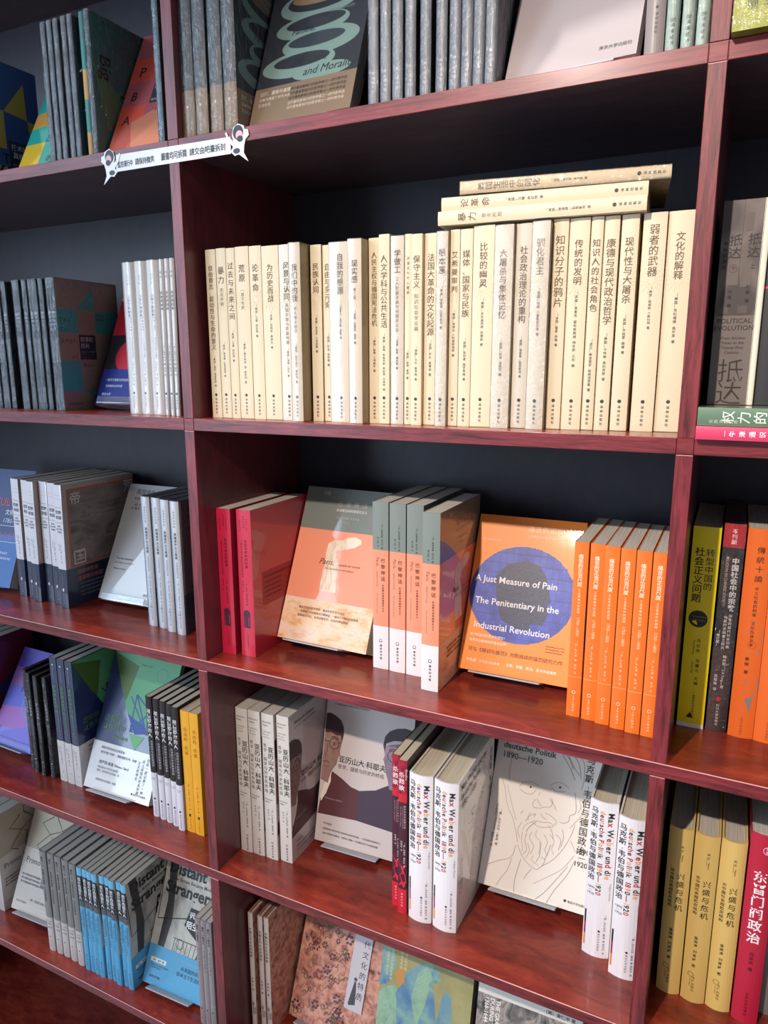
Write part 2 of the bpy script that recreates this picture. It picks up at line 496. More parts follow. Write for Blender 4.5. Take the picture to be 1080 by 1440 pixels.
# ------------------------------------------------------------------ setting
def struct(mb, name, kind='structure', fix=False):
    o = mb.build(name, None, fix); o['kind'] = kind
    return o
def plain(name, c, rough=0.8):
    def build(m, nt, b):
        n = nt.nodes.new('ShaderNodeTexNoise'); n.inputs['Scale'].default_value = 3; n.inputs['Detail'].default_value = 4
        c0 = tuple(int(c[i:i+2], 16) for i in (0, 2, 4))
        r = ramp(nt, [(0.3, tuple(int(v*0.92) for v in c0)), (0.7, c0)])
        t = nt.nodes.new('ShaderNodeTexCoord'); nt.links.new(t.outputs['Object'], n.inputs['Vector'])
        nt.links.new(n.outputs['Fac'], r.inputs[0]); nt.links.new(r.outputs[0], b.inputs['Base Color'])
        b.inputs['Roughness'].default_value = rough
    return tex_mat(name, build)
m = MB(); m.box(-4.5, -4.5, -0.74, 4.5, 0.30, -0.70, plain('stone_floor', 'c4c0ba', 0.5)); struct(m, 'floor')
m = MB(); m.box(-4.5, 0.275, -0.70, 4.5, 0.325, 3.3, plain('painted_wall', 'b8b4ae')); struct(m, 'wall_back')

# bookcase: three bays wide, boards 15.75 mm thick
T = 0.01575; DEPTH = 0.256; EB = 0.0012
case = D.objects.new('bookcase', None); COL.objects.link(case)
case['label'] = 'dark red mahogany bookcase with upright dividers and open shelves full of books'; case['category'] = 'bookcase'
levels = [1.8462, 1.5067, S1, S2, S3, S4, S5, S6]
DIV = [(-0.9163, -0.9), (0.0, 0.0163), (0.6074, 0.6230), (1.2140, 1.2297)]
BAYS = [(DIV[i][1], DIV[i+1][0]) for i in range(3)]
case.location = (0.15, 0.125, -0.70)
CO = Vector(case.location)
def cpart(mb, name):
    mb.v = [(a-CO.x, b-CO.y, c-CO.z) for a, b, c in mb.v]
    return mb.build(name, case)
for z in levels:
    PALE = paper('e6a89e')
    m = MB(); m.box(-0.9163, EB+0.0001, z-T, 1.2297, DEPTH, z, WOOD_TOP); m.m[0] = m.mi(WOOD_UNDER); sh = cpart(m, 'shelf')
    g = 0.0004 if z in (S1, S2) else 0.0
    cuts = [-0.9163] + ([v for p in DIV[1:3] for v in p] if g else []) + [1.2297]
    for a, b in zip(cuts, cuts[1:]):
        m = MB(); m.bbox(a+g/2, 0, z-T, b-g/2, EB, z, WOOD_X, 0.0005); cpart(m, 'edge_strip').parent = sh
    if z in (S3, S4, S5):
        m = MB(); m.box(-0.9163, -0.00025, z-0.0011, 1.2297, 0.0003, z-0.0003, PALE); cpart(m, 'pale_edge').parent = sh  # thin pale strip along the board's upper front edge
for (x0, x1) in DIV:
    for a, b in zip(levels, levels[1:]):
        m = MB(); m.box(x0+0.0001, EB+0.0001, b+0.0001, x1-0.0001, DEPTH, a-T-0.0001, WOOD_SIDE); dv = cpart(m, 'divider')
        m = MB(); m.bbox(x0, 0, b+0.0001, x1, EB, a-T-0.0003, WOOD_Z, 0.0005); cpart(m, 'upright_edge_strip').parent = dv
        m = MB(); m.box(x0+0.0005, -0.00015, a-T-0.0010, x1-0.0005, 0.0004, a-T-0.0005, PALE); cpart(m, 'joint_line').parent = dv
for (x0, x1) in BAYS:
    m = MB(); m.box(x0-0.006, DEPTH+0.0002, S6-T, x1+0.006, DEPTH+0.008, levels[0], WOOD_BACK); cpart(m, 'back_panel')
m = MB(); m.box(-0.9163, 0.02, -0.70, 1.2297, 0.24, S6-T-0.0001, WOOD_SIDE); cpart(m, 'plinth')

# ------------------------------------------------------------------ cream series on the second shelf
CREAM, CREAM2 = 'dccbaa', 'd6cec0'
INKB, INKG = '6a5238', '5a5650'
SER = [
 ('自由意志、能动性与生命的意义', .09, .588, '', 0, 0, '〔美国〕德克·佩里布姆 著', .62, .81),
 ('暴力', .104, .21, '思无所限', .227, .334, '〔美国〕理查德·J.伯恩斯坦 著', .54, .777),
 ('过去与未来之间', .08, .417, '', 0, 0, '〔美国〕汉娜·阿伦特 著', .47, .66),
 ('荒原', .10, .205, '一部文化史', .235, .357, '〔美国〕维多利亚·迪·帕尔玛 著', .535, .79),
 ('论革命', .10, .265, '', 0, 0, '〔美国〕汉娜·阿伦特 著', .327, .517),
 ('为历史而战', .10, .315, '', 0, 0, '〔法国〕吕西安·费弗尔 著', .365, .583),
 ('风景与认同', .095, .31, '英国民族与阶级地理', .325, .56, '〔美国〕温迪·J.达比 著', .578, .77),
 ('我们中的我', .113, .323, '承认理论研究', .347, .497, '〔德国〕阿克塞尔·霍耐特 著', .553, .78),
 ('民族认同', .099, .267, '', 0, 0, '〔英国〕安东尼·D.史密斯 著', .386, .62),
 ('自由与多元论', .10, .35, '', 0, 0, '〔英国〕乔治·克劳德 著', .49, .68),
 ('自我的根源', .06, .283, '', 0, 0, '〔加拿大〕查尔斯·泰勒 著', .333, .528),
 ('现实感', .108, .233, '第二版', .257, .32, '〔英国〕以赛亚·伯林 著', .375, .56),
 ('人民主权与德国宪法危机', .073, .466, '', 0, 0, '〔美国〕彼得·C.考威尔 著', .522, .733),
 ('人文学科与公共生活', .105, .484, '', 0, 0, '〔美国〕彼得·布鲁克斯 希拉里·杰维特 编', .512, .82),
 ('学做工', .07, .194, '工人阶级子弟为何继承父业', .21, .50, '〔英国〕保罗·威利斯 著', .526, .70),
 ('', 0, 0, '浪漫派为什么重要', .113, .313, '〔美国〕彼得·盖伊 著', .595, .755),
 ('保守主义', .107, .278, '知识社会学论稿', .302, .50, '〔德国〕卡尔·曼海姆 著', .574, .76),
 ('法国大革命的文化起源', .101, .524, '', 0, 0, '〔法国〕罗杰·夏蒂埃 著', .543, .737),
 ('根本恶', .084, .214, '', 0, 0, '〔美国〕理查德·J.伯恩斯坦 著', .27, .516),
 ('艾希曼审判', .106, .318, '', 0, 0, '〔美国〕黛博拉·E.利普斯塔特 著', .396, .659),
 ('媒体、国家与民族', .101, .436, '', 0, 0, '〔英国〕菲利普·施莱辛格 著', .54, .76),
 ('比较的幽灵', .08, .30, '', 0, 0, '〔美国〕本尼迪克特·安德森 著', .35, .588),
 ('大屠杀与集体记忆', .114, .452, '', 0, 0, '〔美国〕彼得·诺维克 著', .55, .736),
 ('社会政治理论的重构', .105, .476, '', 0, 0, '〔美国〕理查德·J.伯恩斯坦 著', .54, .77),
 ('驯化君主', .078, .25, '', 0, 0, '〔美国〕哈维·C.曼斯菲尔德 著', .31, .558),
 ('知识分子的鸦片', .073, .41, '', 0, 0, '〔法国〕雷蒙·阿隆 著', .436, .595),
 ('传统的发明', .096, .307, '', 0, 0, '〔英国〕埃里克·霍布斯鲍姆 特伦斯·兰杰 编', .334, .695),
 ('知识人的社会角色', .10, .439, '', 0, 0, '〔波兰〕弗洛里安·兹纳涅茨基 著', .56, .813),
 ('康德与现代政治哲学', .10, .495, '', 0, 0, '〔美国〕卡特琳·弗利克舒 著', .533, .76),
 ('现代性与大屠杀', .10, .40, '', 0, 0, '〔英国〕齐格蒙·鲍曼 著', .449, .634),
 ('弱者的武器', .05, .282, '', 0, 0, '〔美国〕詹姆斯·C.斯科特 著', .327, .537),
 ('文化的解释', .09, .302, '', 0, 0, '〔美国〕克利福德·格尔茨 著', .36, .588)]
POS = [(.0262,.0161,.028,.2134),(.0430,.0154,.028,.2135),(.0589,.0136,.028,.213),(.073,.0210,.028,.2133),(.0947,.0182,.028,.213),
 (.1134,.0250,.028,.2113),(.1389,.0215,.028,.2115),(.1612,.0160,.016,.2101),(.1798,.0151,.035,.2094),(.1955,.0140,.037,.208),
 (.2100,.0300,.028,.2089),(.2408,.0176,.018,.2088),(.2590,.0150,.035,.2112),(.2746,.0135,.03,.213),(.289,.0165,.032,.2108),
 (.3062,.0088,.032,.2113),(.3155,.0130,.03,.2106),(.3290,.0160,.036,.2108),(.3455,.0134,.03,.2109),(.3593,.0114,.036,.2123),
 (.3711,.0144,.036,.2122),(.3859,.0240,.036,.2141),(.4105,.0208,.033,.2124),(.4318,.0183,.04,.2132),(.4504,.0190,.034,.2131),
 (.4699,.0159,.044,.2150),(.4861,.0208,.046,.2150),(.5074,.0125,.048,.2150),(.5203,.0150,.05,.2150),(.5367,.0170,.052,.2150),
 (.5567,.0226,.056,.2157),(.5798,.0250,.06,.2158)]
FILMED = {7: FILM, 10: FILM, 11: FILM, 18: CRINKLE, 22: CRINKLE, 23: FILM, 24: CRINKLE, 14: FILM}
def series_spine(i, w, h):
    t, t0, t1, s, s0, s1, a, a0, a1 = SER[i]; W = w*1000; H = h*1000
    ops = []
    if t:
        p = (t1-t0)*H/len(t); ops.append(('V', t, 0, H*(1-t0), min(p*1.0, W*0.66, 10), INKB, 0.004, p))
    if s:
        p = (s1-s0)*H/len(s); ops.append(('V', s, 0, H*(1-s0), min(p*0.9, W*0.45, 5.6), '8a7a66', None, p))
    n = sum(0.55 if c == ' ' else (0.7 if c == '·' else 1) for c in a)
    p = (a1-a0)*H/n; ops.append(('V', a, 0, H*(1-a0), min(p*0.95, 3.4), INKG, 0.002, p))
    ops.append(('circ', 0, H*0.142, 1.9, '3a342e'))
    ops.append(('V', '译林出版社', 0, H*0.122, 3.1, INKG, 0.012, H*0.0205))
    # faint rosette print
    for k in range(14):
        an = 2*PI*k/14
        x0, y0 = 3*math.cos(an), H*0.70+3*math.sin(an); x1, y1 = 13*math.cos(an), H*0.70+13*math.sin(an)
        if abs(x1) > W/2-0.6:
            f = (W/2-0.6)/abs(x1)
            if abs(x0) > W/2-0.6: continue
            x1 *= f; y1 = H*0.70 + (y1-H*0.70)*f
        ops.append(('line', [(x0, y0), (x1, y1)], 0.35, 'd4c3a0'))
    return ops
ORD = ['first', 'second', 'third', 'fourth', 'fifth', 'sixth', 'seventh', 'eighth', 'ninth', 'tenth', 'eleventh', 'twelfth', 'thirteenth', 'fourteenth', 'fifteenth', 'sixteenth']
def series_label(i, w, t):
    look = ('slim ' if w < .0125 else 'thick ' if w > .0205 else '') + ('wrapped ' if i in FILMED else '') + 'cream paperback titled ' + t
    if i < 16: return look + ', %s from the left divider' % ORD[i]
    return look + ', %s from the right divider' % ORD[31-i]
for i, (x, w, y, h) in enumerate(POS):
    k = 'series%d' % i
    c = CREAM2 if i in FILMED or i in (6,) else CREAM
    book(k, w-0.0003, h, 0.140, [(0, h*1000, c, 'd6bf96')], series_spine(i, w, h), film=FILMED.get(i), pages=PAGES_CREAM)
    t = SER[i][0] or SER[i][3]
    stand_up(k, x, y, S2 + (0.0003 if i % 2 else 0.0), series_label(i, w, t),
             group='cream series on the second shelf')
for k, src, w, h, f, (x, y, z, yaw), lab in (
    ('lie_a', 1, 0.0142, 0.213, None, (.3478, .027, S2+.2161, 4.0), 'cream paperback titled 暴力 lying lowest in the stack on the cream row'),
    ('lie_b', 4, 0.0138, 0.210, None, (.3508, .029, S2+.2306, 5.4), 'cream paperback titled 论革命 lying in the middle of the stack'),
    ('lie_c', -1, 0.0128, 0.209, CRINKLE, (.3722, .028, S2+.2458, 7.5), 'cream paperback titled 美国生活中的同化 in clear wrap, topmost of the stack')):
    if src < 0:
        SER.append(('美国生活中的同化', .09, .40, '', 0, 0, '〔美国〕米尔顿·M.戈登 著', .45, .64)); src = len(SER)-1
    book(k, w, h, 0.140, [(0, h*1000, CREAM, 'd8c8a8')], series_spine(src, w, h)[:-14], film=f, pages=PAGES_CREAM)
    lay_flat(k, x, y, z, yaw, lab, group='cream paperbacks stacked on the row')

# ------------------------------------------------------------------ middle bay, third shelf
RED = 'c81e40'
book('crimson', .0238, .214, .146, [(0, 214, RED, 'b01c34')], [
    ('V', '社会与革命的起源', 2.6, 172, 4.6, '5a1024', 0.005, 5.2), ('V', '一部关于现代国家的历史社会学', -4.6, 171, 3.0, '6a1228', 0.005, 3.9),
    ('V', '历史学译丛', 0.5, 205, 2.6, '6a1228', None, 3.4), ('V', '近现代史研究', 5.2, 202, 2.2, '6a1228', None, 3.2), ('V', '国家与社会', -6, 200, 2.4, '6a1228', None, 3.4),
    ('V', '〔美〕西达·斯考切波 著', 1.5, 112, 2.6, '6a1228', 0.004, 3.2), ('V', '何俊志 译', -4.4, 112, 2.6, '6a1228', 0.004, 3.8),
    ('rect', -5.5, 43, 5.5, 64, '4a2436'), ('circ', 0, 64, 5.5, '4a2436'), ('line', [(3.4, 46), (3.4, 60)], 0.9, 'b0485c'), ('line', [(-3.6, 44), (-3.6, 58)], 0.6, 'a04058'),
    ('V', '学术出版社', 0.6, 33, 2.8, '5a1024', None, 4.4)],
    [('rect', 22, 70, 140, 120, '9c1a28'), ('H', '“社会与革命的起源”是历史社会学名著', 26, 110, 4.4, '3a0c18', 0.006)] +
    [('H', '关于国家与革命的比较研究', 26, 102-7*i, 3.6, '3a0c18', 0.004) for i in range(4)] +
    [('H', '学术史', 66, 44, 6, 'd87080'), ('H', '出版社', 70, 34, 5, 'd87080')], coat=True, film=CRINKLE if False else None)
stand_up('crimson', .0167, .0357, S3, 'crimson paperback nearest the left divider, beside its twin', group='crimson paperbacks')
stand_up('crimson', .0479, .0400, S3, 'crimson paperback with its front cover facing the grey and salmon display book', group='crimson paperbacks')

CLOUD = noise_print('cloud_landscape_print', [(0.35, 'd89a68'), (0.47, 'ecc49a'), (0.55, 'e6cdb8'), (0.68, 'e0b08c')], 26, (1, 1, 2.2), 5)
MARBLE = noise_print('pale_stone_print', [(0.3, 'c8a888'), (0.5, 'ecd8c0'), (0.7, 'f2e4d2')], 70, (1, 1, .5), 4)
GREY_S, SALMON = '7c847c', 'ee9370'
def script(s, x, y, size, c): return ('H', s, x, y, size, c, None, ('L', 0.35))
book('paris', .0232, .2330, .150, [(0, 61.5, 'e8e2e2', 'e6c8a4'), (61.5, 168, SALMON, SALMON), (168, 233, GREY_S, '70766e')], [
    ('V', '巴黎神话', 4, 157, 6.4, '6a3a28', 0.006, 8.4), ('V', '从启蒙运动到超现实主义', 4, 121, 3.0, '5a3426', 0.01, 3.6),
    ('R', 'Paris,', -6, 158, 6.2, '8a5038', -0.004), ('R', 'capitale du monde', -5.6, 139, 3.0, 'a8684c'), ('R', 'Des Lumieres au surrealisme', -5.6, 108, 2.6, 'b07050'),
    ('V', '〔法〕帕特里斯·伊戈内 著', 2.6, 205, 2.7, '343a38', None, 2.9), ('V', '喇卫国 译', -3.4, 186, 2.6, '343a38', None, 3.2),
    ('ring', 0.5, 41, 2.0, 0.5, '3a3434'), ('rect', -1.6, 38.6, 2.6, 39.3, '3a3434'), ('V', '商务印书馆', 0.8, 35.5, 3.4, '3a3434', 0.015, 4.6)], [
    ('rect', 0, 0, 150, 63, CLOUD),
    ('poly', [(55, 77), (83, 77), (80, 100), (79, 118), (72, 130), (72, 138), (86, 142), (100, 146), (110, 153), (108, 159), (98, 162), (86, 160), (78, 155), (64, 154), (55, 148), (54, 134), (56, 118), (54, 98)], MARBLE),
    ('curve', [(58, 80), (62, 100), (60, 120)], 0.7, 'c0a080'), ('curve', [(70, 79), (72, 95), (66, 114)], 0.7, 'c0a080'), ('curve', [(66, 120), (64, 138), (72, 150)], 0.6, 'cdb094'),
    script('Paris,', 45, 117, 12, '6a2a20'), script('capitale du monde', 78, 117, 5.0, '8a4a38'), script('Des Lumieres au surrealisme', 56, 110, 4.2, '8a4a38'),
    ('V', '巴', 62, 214, 9, 'b8a494'), ('V', '黎', 76, 214, 9, 'b8a494'), ('V', '神', 90, 214, 9, 'b8a494'), ('V', '话', 104, 214, 9, 'b8a494'),
    ('H', '从启蒙运动到超现实主义', 57, 198, 4.8, 'd8d4cc', 0.01), ('H', '〔法〕帕特里斯·伊戈内 著', 57, 187, 3.6, 'b8bab4'), ('H', '喇卫国 译', 68, 180, 3.6, 'b8bab4'),
    ('H', '最文艺的巴黎思想史，最动人的文化艺术史', 27, 48, 4.1, '4a3428', 0.006), ('H', '一部展现几代人想象的巴黎神话，一幅关于巴黎的历史画卷', 27, 42, 3.9, '4a3428', 0.006),
    ('H', '穿越城市天空，追寻波德莱尔、左拉的神话踪迹', 27, 36, 4.1, '4a3428', 0.006), ('H', '巴黎', 30, 222, 6, 'c8c4bc')], coat=True)
for (x, y), lab in zip(((.2367, .0854), (.2621, .0845), (.2871, .0842), (.3232, .0512)), ('leftmost of the four', 'second from the left of the four', 'third from the left of the four', 'rightmost and most forward of the four')):
    stand_up('paris', x, y, S3, lab + ' salmon, grey and white spines titled 巴黎神话', group='salmon and grey paperbacks')
display('paris', .0728, .0928, .5011, -1.2, 24.0, 'face-out grey and salmon book with a pale statue print, titled 巴黎神话', 'grey')

OR, ORF = 'f07418', 'f08a24'
PRISON = noise_print('blue_grid_print', [(0.35, '2c3c9c'), (0.6, '4656b8')], 60, (1, 1, 1), 3)
HEADP = noise_print('dark_fingerprint_print', [(0.4, '2e3248'), (0.52, '3e4260'), (0.62, '2a2e44')], 150, (1, 1, 3), 2)
oface = [('circ', 71, 108, 71, 65, PRISON)]
def chord(cx, cy, rx, ry, x): return ry*math.sqrt(max(0, 1-((x-cx)/rx)**2))
for x in range(8, 140, 9): 
    q = chord(71, 108, 71, 65, x); oface.append(('line', [(x, 108-q), (x+1.5, 108+q)], 0.7, '5a5c70'))
for y in range(50, 172, 14):
    q = 71*math.sqrt(max(0, 1-((y-108)/65)**2)); oface.append(('line', [(71-q, y), (71+q, y)], 0.7, '50526a'))
oface += [('poly', [(33, 128), (48, 147), (73, 154), (91, 149), (101, 136), (107, 117), (111, 104), (107, 98), (109, 87), (104, 72), (88, 72), (86, 61), (69, 64), (49, 72), (44, 84), (38, 105)], HEADP),
    ('H', '痛苦的正当尺度', 69, 194, 9.6, 'f4d8b0', 0.006), ('H', '工业革命中的监狱 1750—1850', 69, 186, 4, 'fbe8cc', 0.006), ('H', 'Michael Ignatieff', 9, 177, 4, 'f6e0c0'),
    ('H', 'A Just Measure of Pain', 6, 120, 12.2, 'e8e4ea', 0.012), ('H', 'The Penitentiary in the', 10, 90, 12.2, 'e8e4ea', 0.012), ('H', 'Industrial Revolution', 13, 57, 12.2, 'e8e4ea', 0.012),
    ('H', '现代的监狱制度如何诞生？', 10, 46, 4.2, 'fff0d8', 0.008), ('H', '惩罚是社会控制的最佳边界？', 10, 38.5, 4.2, 'fff0d8', 0.008), ('H', '可与《规训与惩罚》对照阅读的惩罚研究力作', 10, 26, 6.3, '8a4414', 0.004),
    ('H', '叶礼庭', 10, 12, 4.6, 'fff0d8', 0.008), ('H', '布克奖决选作家', 28, 12, 4, 'fff0d8'), ('H', '北美、英国、欧洲、亚洲读者推荐', 64, 13, 4.4, 'fff0d8', 0.008),
    ('H', 'A Just Measure of Pain', 112, 46, 2.6, '7a3810', 0.01), ('H', 'The Penitentiary in the', 112, 42.5, 2.6, '7a3810', 0.01), ('H', 'Industrial Revolution', 112, 39, 2.6, '7a3810', 0.01)]
book('orange', .0157, .2130, .145, [(0, 213, OR, ORF)], [
    ('V', '痛苦的正当尺度', 0, 199, 5.6, 'fde8c8', 0.012, 5.5), ('V', '工业革命中的监狱', 0, 158, 3.3, 'f8dcb4', 0.006, 3.8), ('R', '1750—1850', -1.2, 124, 4.6, 'f8d8a8', 0.004),
    ('V', '〔加〕叶礼庭 著', 0, 95, 2.8, 'f8d8a8', 0.004, 3.4), ('V', '黄涛 译', 0, 66, 2.8, 'f8d8a8', 0.004, 3.6), ('rect', -7.6, 50, 7.6, 50.6, 'f6b070'),
    ('ring', 0, 31, 1.8, 0.5, 'fde8c8'), ('V', '上海三联书店', 0, 27, 2.8, 'f8dcb4', 0.004, 3.5)], oface, coat=True)
for i, (x, y) in enumerate(((.5055, .0632), (.5235, .0617), (.5398, .0584), (.5570, .0548), (.5739, .0520), (.5908, .0514))):
    o = ('leftmost', 'second from the left', 'third from the left', 'fourth from the left', 'fifth from the left', 'rightmost')[i]
    stand_up('orange', x, y, S3, '%s of the six bright orange spines by the right divider' % o, group='bright orange paperbacks')
display('orange', .3507, .1124, .4979, 0.7, 23.4, 'face-out orange book with a dark head on a blue barred disc', 'grey')

# ------------------------------------------------------------------ middle bay, fourth shelf
KB, KF = 'd6ccc2', 'cfc0ba'
SKIN = noise_print('sepia_face_print', [(0.3, '7c5a50'), (0.5, '9a766a'), (0.72, 'b8988a')], 30, (1, 1, .6), 3)
SKIN2 = noise_print('violet_face_print', [(0.3, '6e5c68'), (0.5, '8c7884'), (0.72, 'a8969e')], 30, (1, 1, .6), 3)
def face_ops(dx, skin, hair, coat):
    f = lambda pts: [(a+dx, b) for a, b in pts]
    return [('poly', f([(1, 120), (1, 172), (10, 178), (24, 174), (33, 168), (31, 152), (30, 146), (31, 140), (28, 136), (26, 124), (20, 115), (17, 108), (14, 92), (1, 96)]), skin),
        ('poly', f([(1, 170), (1, 201), (9, 202), (18, 199), (27, 194), (33, 184), (34, 172), (32, 160), (29, 170), (22, 169), (12, 172)]), hair),
        ('ring', 19+dx, 155, 8.2, 1.2, '3a2a2c'), ('line', f([(27, 157), (32, 160)]), 1.0, '3a2a2c'), ('line', f([(1, 158), (11, 157)]), 1.2, '3a2a2c'),
        ('curve', f([(13, 164), (19, 166), (26, 163)]), 1.6, hair), ('circ', 19+dx, 154.5, 1.7, '3a2c2e'), ('curve', f([(14, 156), (19, 157.5), (24, 155.5)]), .7, '4a3638'),
        ('curve', f([(6, 156), (8, 142), (4, 136), (9, 135)]), 0.9, '5a4440'), ('curve', f([(2, 124), (8, 126), (14, 123)]), 1.3, '6a3c3a'), ('curve', f([(3, 118), (9, 117), (14, 119)]), 0.6, '6a4e48')]
kface = [('poly', [(1, 42), (69, 46), (69, 92), (54, 95), (38, 104), (20, 112), (14, 92), (4, 70)], '5a2c2e'), ('poly', [(69, 46), (150, 42), (150, 106), (126, 104), (116, 111), (96, 99), (69, 92)], '463446'),
         ('poly', [(10, 94), (18, 110), (19, 96), (12, 74), (5, 60), (3, 72)], 'e6d4c0'), ('line', [(12, 74), (5, 60)], 1.2, '2e1c20')]
kface += face_ops(0, SKIN, '40262a', 0) 
g = lambda pts: pts
kface += [('poly', [(103, 168), (106, 155), (104, 149), (107, 142), (110, 130), (115, 118), (118, 106), (126, 104), (148, 106), (150, 110), (150, 180), (135, 178), (112, 172)], SKIN2),
    ('poly', [(102, 170), (104, 184), (111, 193), (122, 199), (136, 202), (150, 200), (150, 176), (138, 182), (120, 180), (107, 174), (105, 160)], '42303a'),
    ('ring', 119, 156, 8.2, 1.2, '3a2c38'), ('ring', 141, 156, 8.2, 1.2, '3a2c38'), ('line', [(127, 157), (133, 157)], 1, '3a2c38'), ('circ', 119, 156, 1.7, '3a2c38'), ('circ', 141, 156, 1.7, '3a2c38'),
    ('curve', [(129, 156), (127, 142), (132, 138), (137, 141)], .9, '5a4650'), ('curve', [(120, 126), (131, 128), (142, 125)], 1.3, '6a4450'), ('curve', [(112, 164), (120, 167), (127, 164)], 1.6, '42303a'), ('curve', [(133, 164), (141, 167), (148, 164)], 1.6, '42303a'),
    ('H', '亚历山大·科耶夫', 29, 130, 11.2, '2e2628', 0.008), ('H', '哲学、国家与历史的终结', 29, 119.5, 7.2, '5a4c4a'),
    ('H', 'Alexandre Kojeve', 14, 224, 7.6, '5a4c4c', None, ('L', 0.2)), ('H', "La philosophie, l'Etat, la fin de l'Histoire", 14, 217, 3.8, '5a4c4c', None, ('L', 0.2)), ('H', '奥弗莱 著', 136, 220, 3.2, '5a4c4c'),
    ('H', 'Dominique Auffret', 12, 68, 4, 'b0989a'), ('H', '哲学家传', 13, 28, 3.8, '5a4c4c'), ('H', '最具影响力的哲学家与欧洲共同体的缔造者，一代思想家的精神传记', 13, 20, 3.3, '5a4c4c', 0.004),
    ('H', '通过对黑格尔的解读，他影响了整整一代法国知识分子的思想道路', 13, 13, 3.3, '5a4c4c', 0.004)]
book('kojeve', .0212, .2425, .150, [(0, 242.5, KB, KF)], [
    ('V', '亚历山大·科耶夫', 4.6, 190, 9.8, '2e2624', 0.012, 10.2), ('V', '哲学、国家与历史的终结', -5.4, 194, 6.4, '6a5c56', 0.002, 7.5),
    ('H', 'Alexandre', -9, 228, 3.8, '6a605c'), ('H', 'Kojeve', -9, 223, 3.8, '6a605c'), ('H', 'La philosophie', -9, 213, 2.6, '7a706c'), ('H', "l'Etat, la fin", -9, 208.5, 2.6, '7a706c'), ('H', "de l'Histoire", -9, 204, 2.6, '7a706c'),
    ('H', 'Dominique', -9, 101, 3.2, '6a605c', None, ('L', .2)), ('H', 'Auffret', -9, 96.5, 3.2, '6a605c', None, ('L', .2)), ('V', '〔法〕多米尼克·奥弗莱 著', 3.4, 88, 3.2, '5a504c', 0.004, 3.7), ('V', '张尧均 译', -2.8, 85, 3.0, '5a504c', 0.002, 4.2),
    ('ring', 2, 28.5, 1.6, 0.5, '4a4240'), ('V', '商务印书馆', 2, 24.5, 3.3, '4a4240', 0.012, 4.6)], kface, coat=True)
for (x, y), lab in zip(((.0174, .0565), (.0393, .0580), (.0632, .0587), (.0869, .0630)), ('leftmost, nearest the divider,', 'second from the left', 'third from the left', 'rightmost, showing its front cover,')):
    stand_up('kojeve', x, y, S4, lab + ' of four pale grey spines with black title 亚历山大', group='pale grey biographies')
display('kojeve', .1143, .1169, .1585, 2.8, 13.8, 'face-out pale book with two bespectacled men on the cover', 'grey')

MAROON = noise_print('maroon_red_print', [(0.35, '8c1430'), (0.5, 'b41c38'), (0.65, '6c1028')], 120, (1, 1, 1), 3)
book('bloodlust', .0125, .234, .148, [(0, 39, 'cc1e34', '6a5550'), (39, 172, '46182a', '54403c'), (172, 184, 'c81c32', '54403c'), (184, 234, MAROON, '54403c')], [
    ('V', '杀戮欲', -1.2, 217, 8.6, 'f2e0e4', 0.008, 9.6), ('R', 'Bloodlust', 4.2, 222, 4.2, 'e8c4cc', 0.004), ('V', '西方文化中的暴力史', 3.6, 168, 3.2, 'd8b8c0', 0.004, 3.9), ('R', 'On the Roots of Violence from', 0, 166, 2.6, 'b8909c'), ('R', 'Cain and Abel to the Present', -3, 166, 2.6, 'b8909c'),
    ('V', '〔美〕拉塞尔·雅各比 著', 3.2, 112, 2.9, 'e0c8cc', 0.006, 3.4), ('V', '姚建彬 译', -1, 114, 2.9, 'e0c8cc', 0.006, 3.6),
    ('poly', [(-6, 80), (-2, 74), (0, 66), (-4, 60), (-1, 52), (-5, 44), (3, 42), (6, 52), (5, 62), (2, 70), (6, 78), (0, 82)], 'd82438'), ('V', '商务印书馆', 0, 33, 3.0, 'f4b8bc', 0.01, 4.6)], pages=PAGES_CREAM)
stand_up('bloodlust', .2808, .0545, S4, 'left one of two red and maroon spines titled 杀戮欲', group='red and maroon paperbacks')
stand_up('bloodlust', .2943, .0452, S4, 'right, more forward one of two red and maroon spines titled 杀戮欲', group='red and maroon paperbacks')

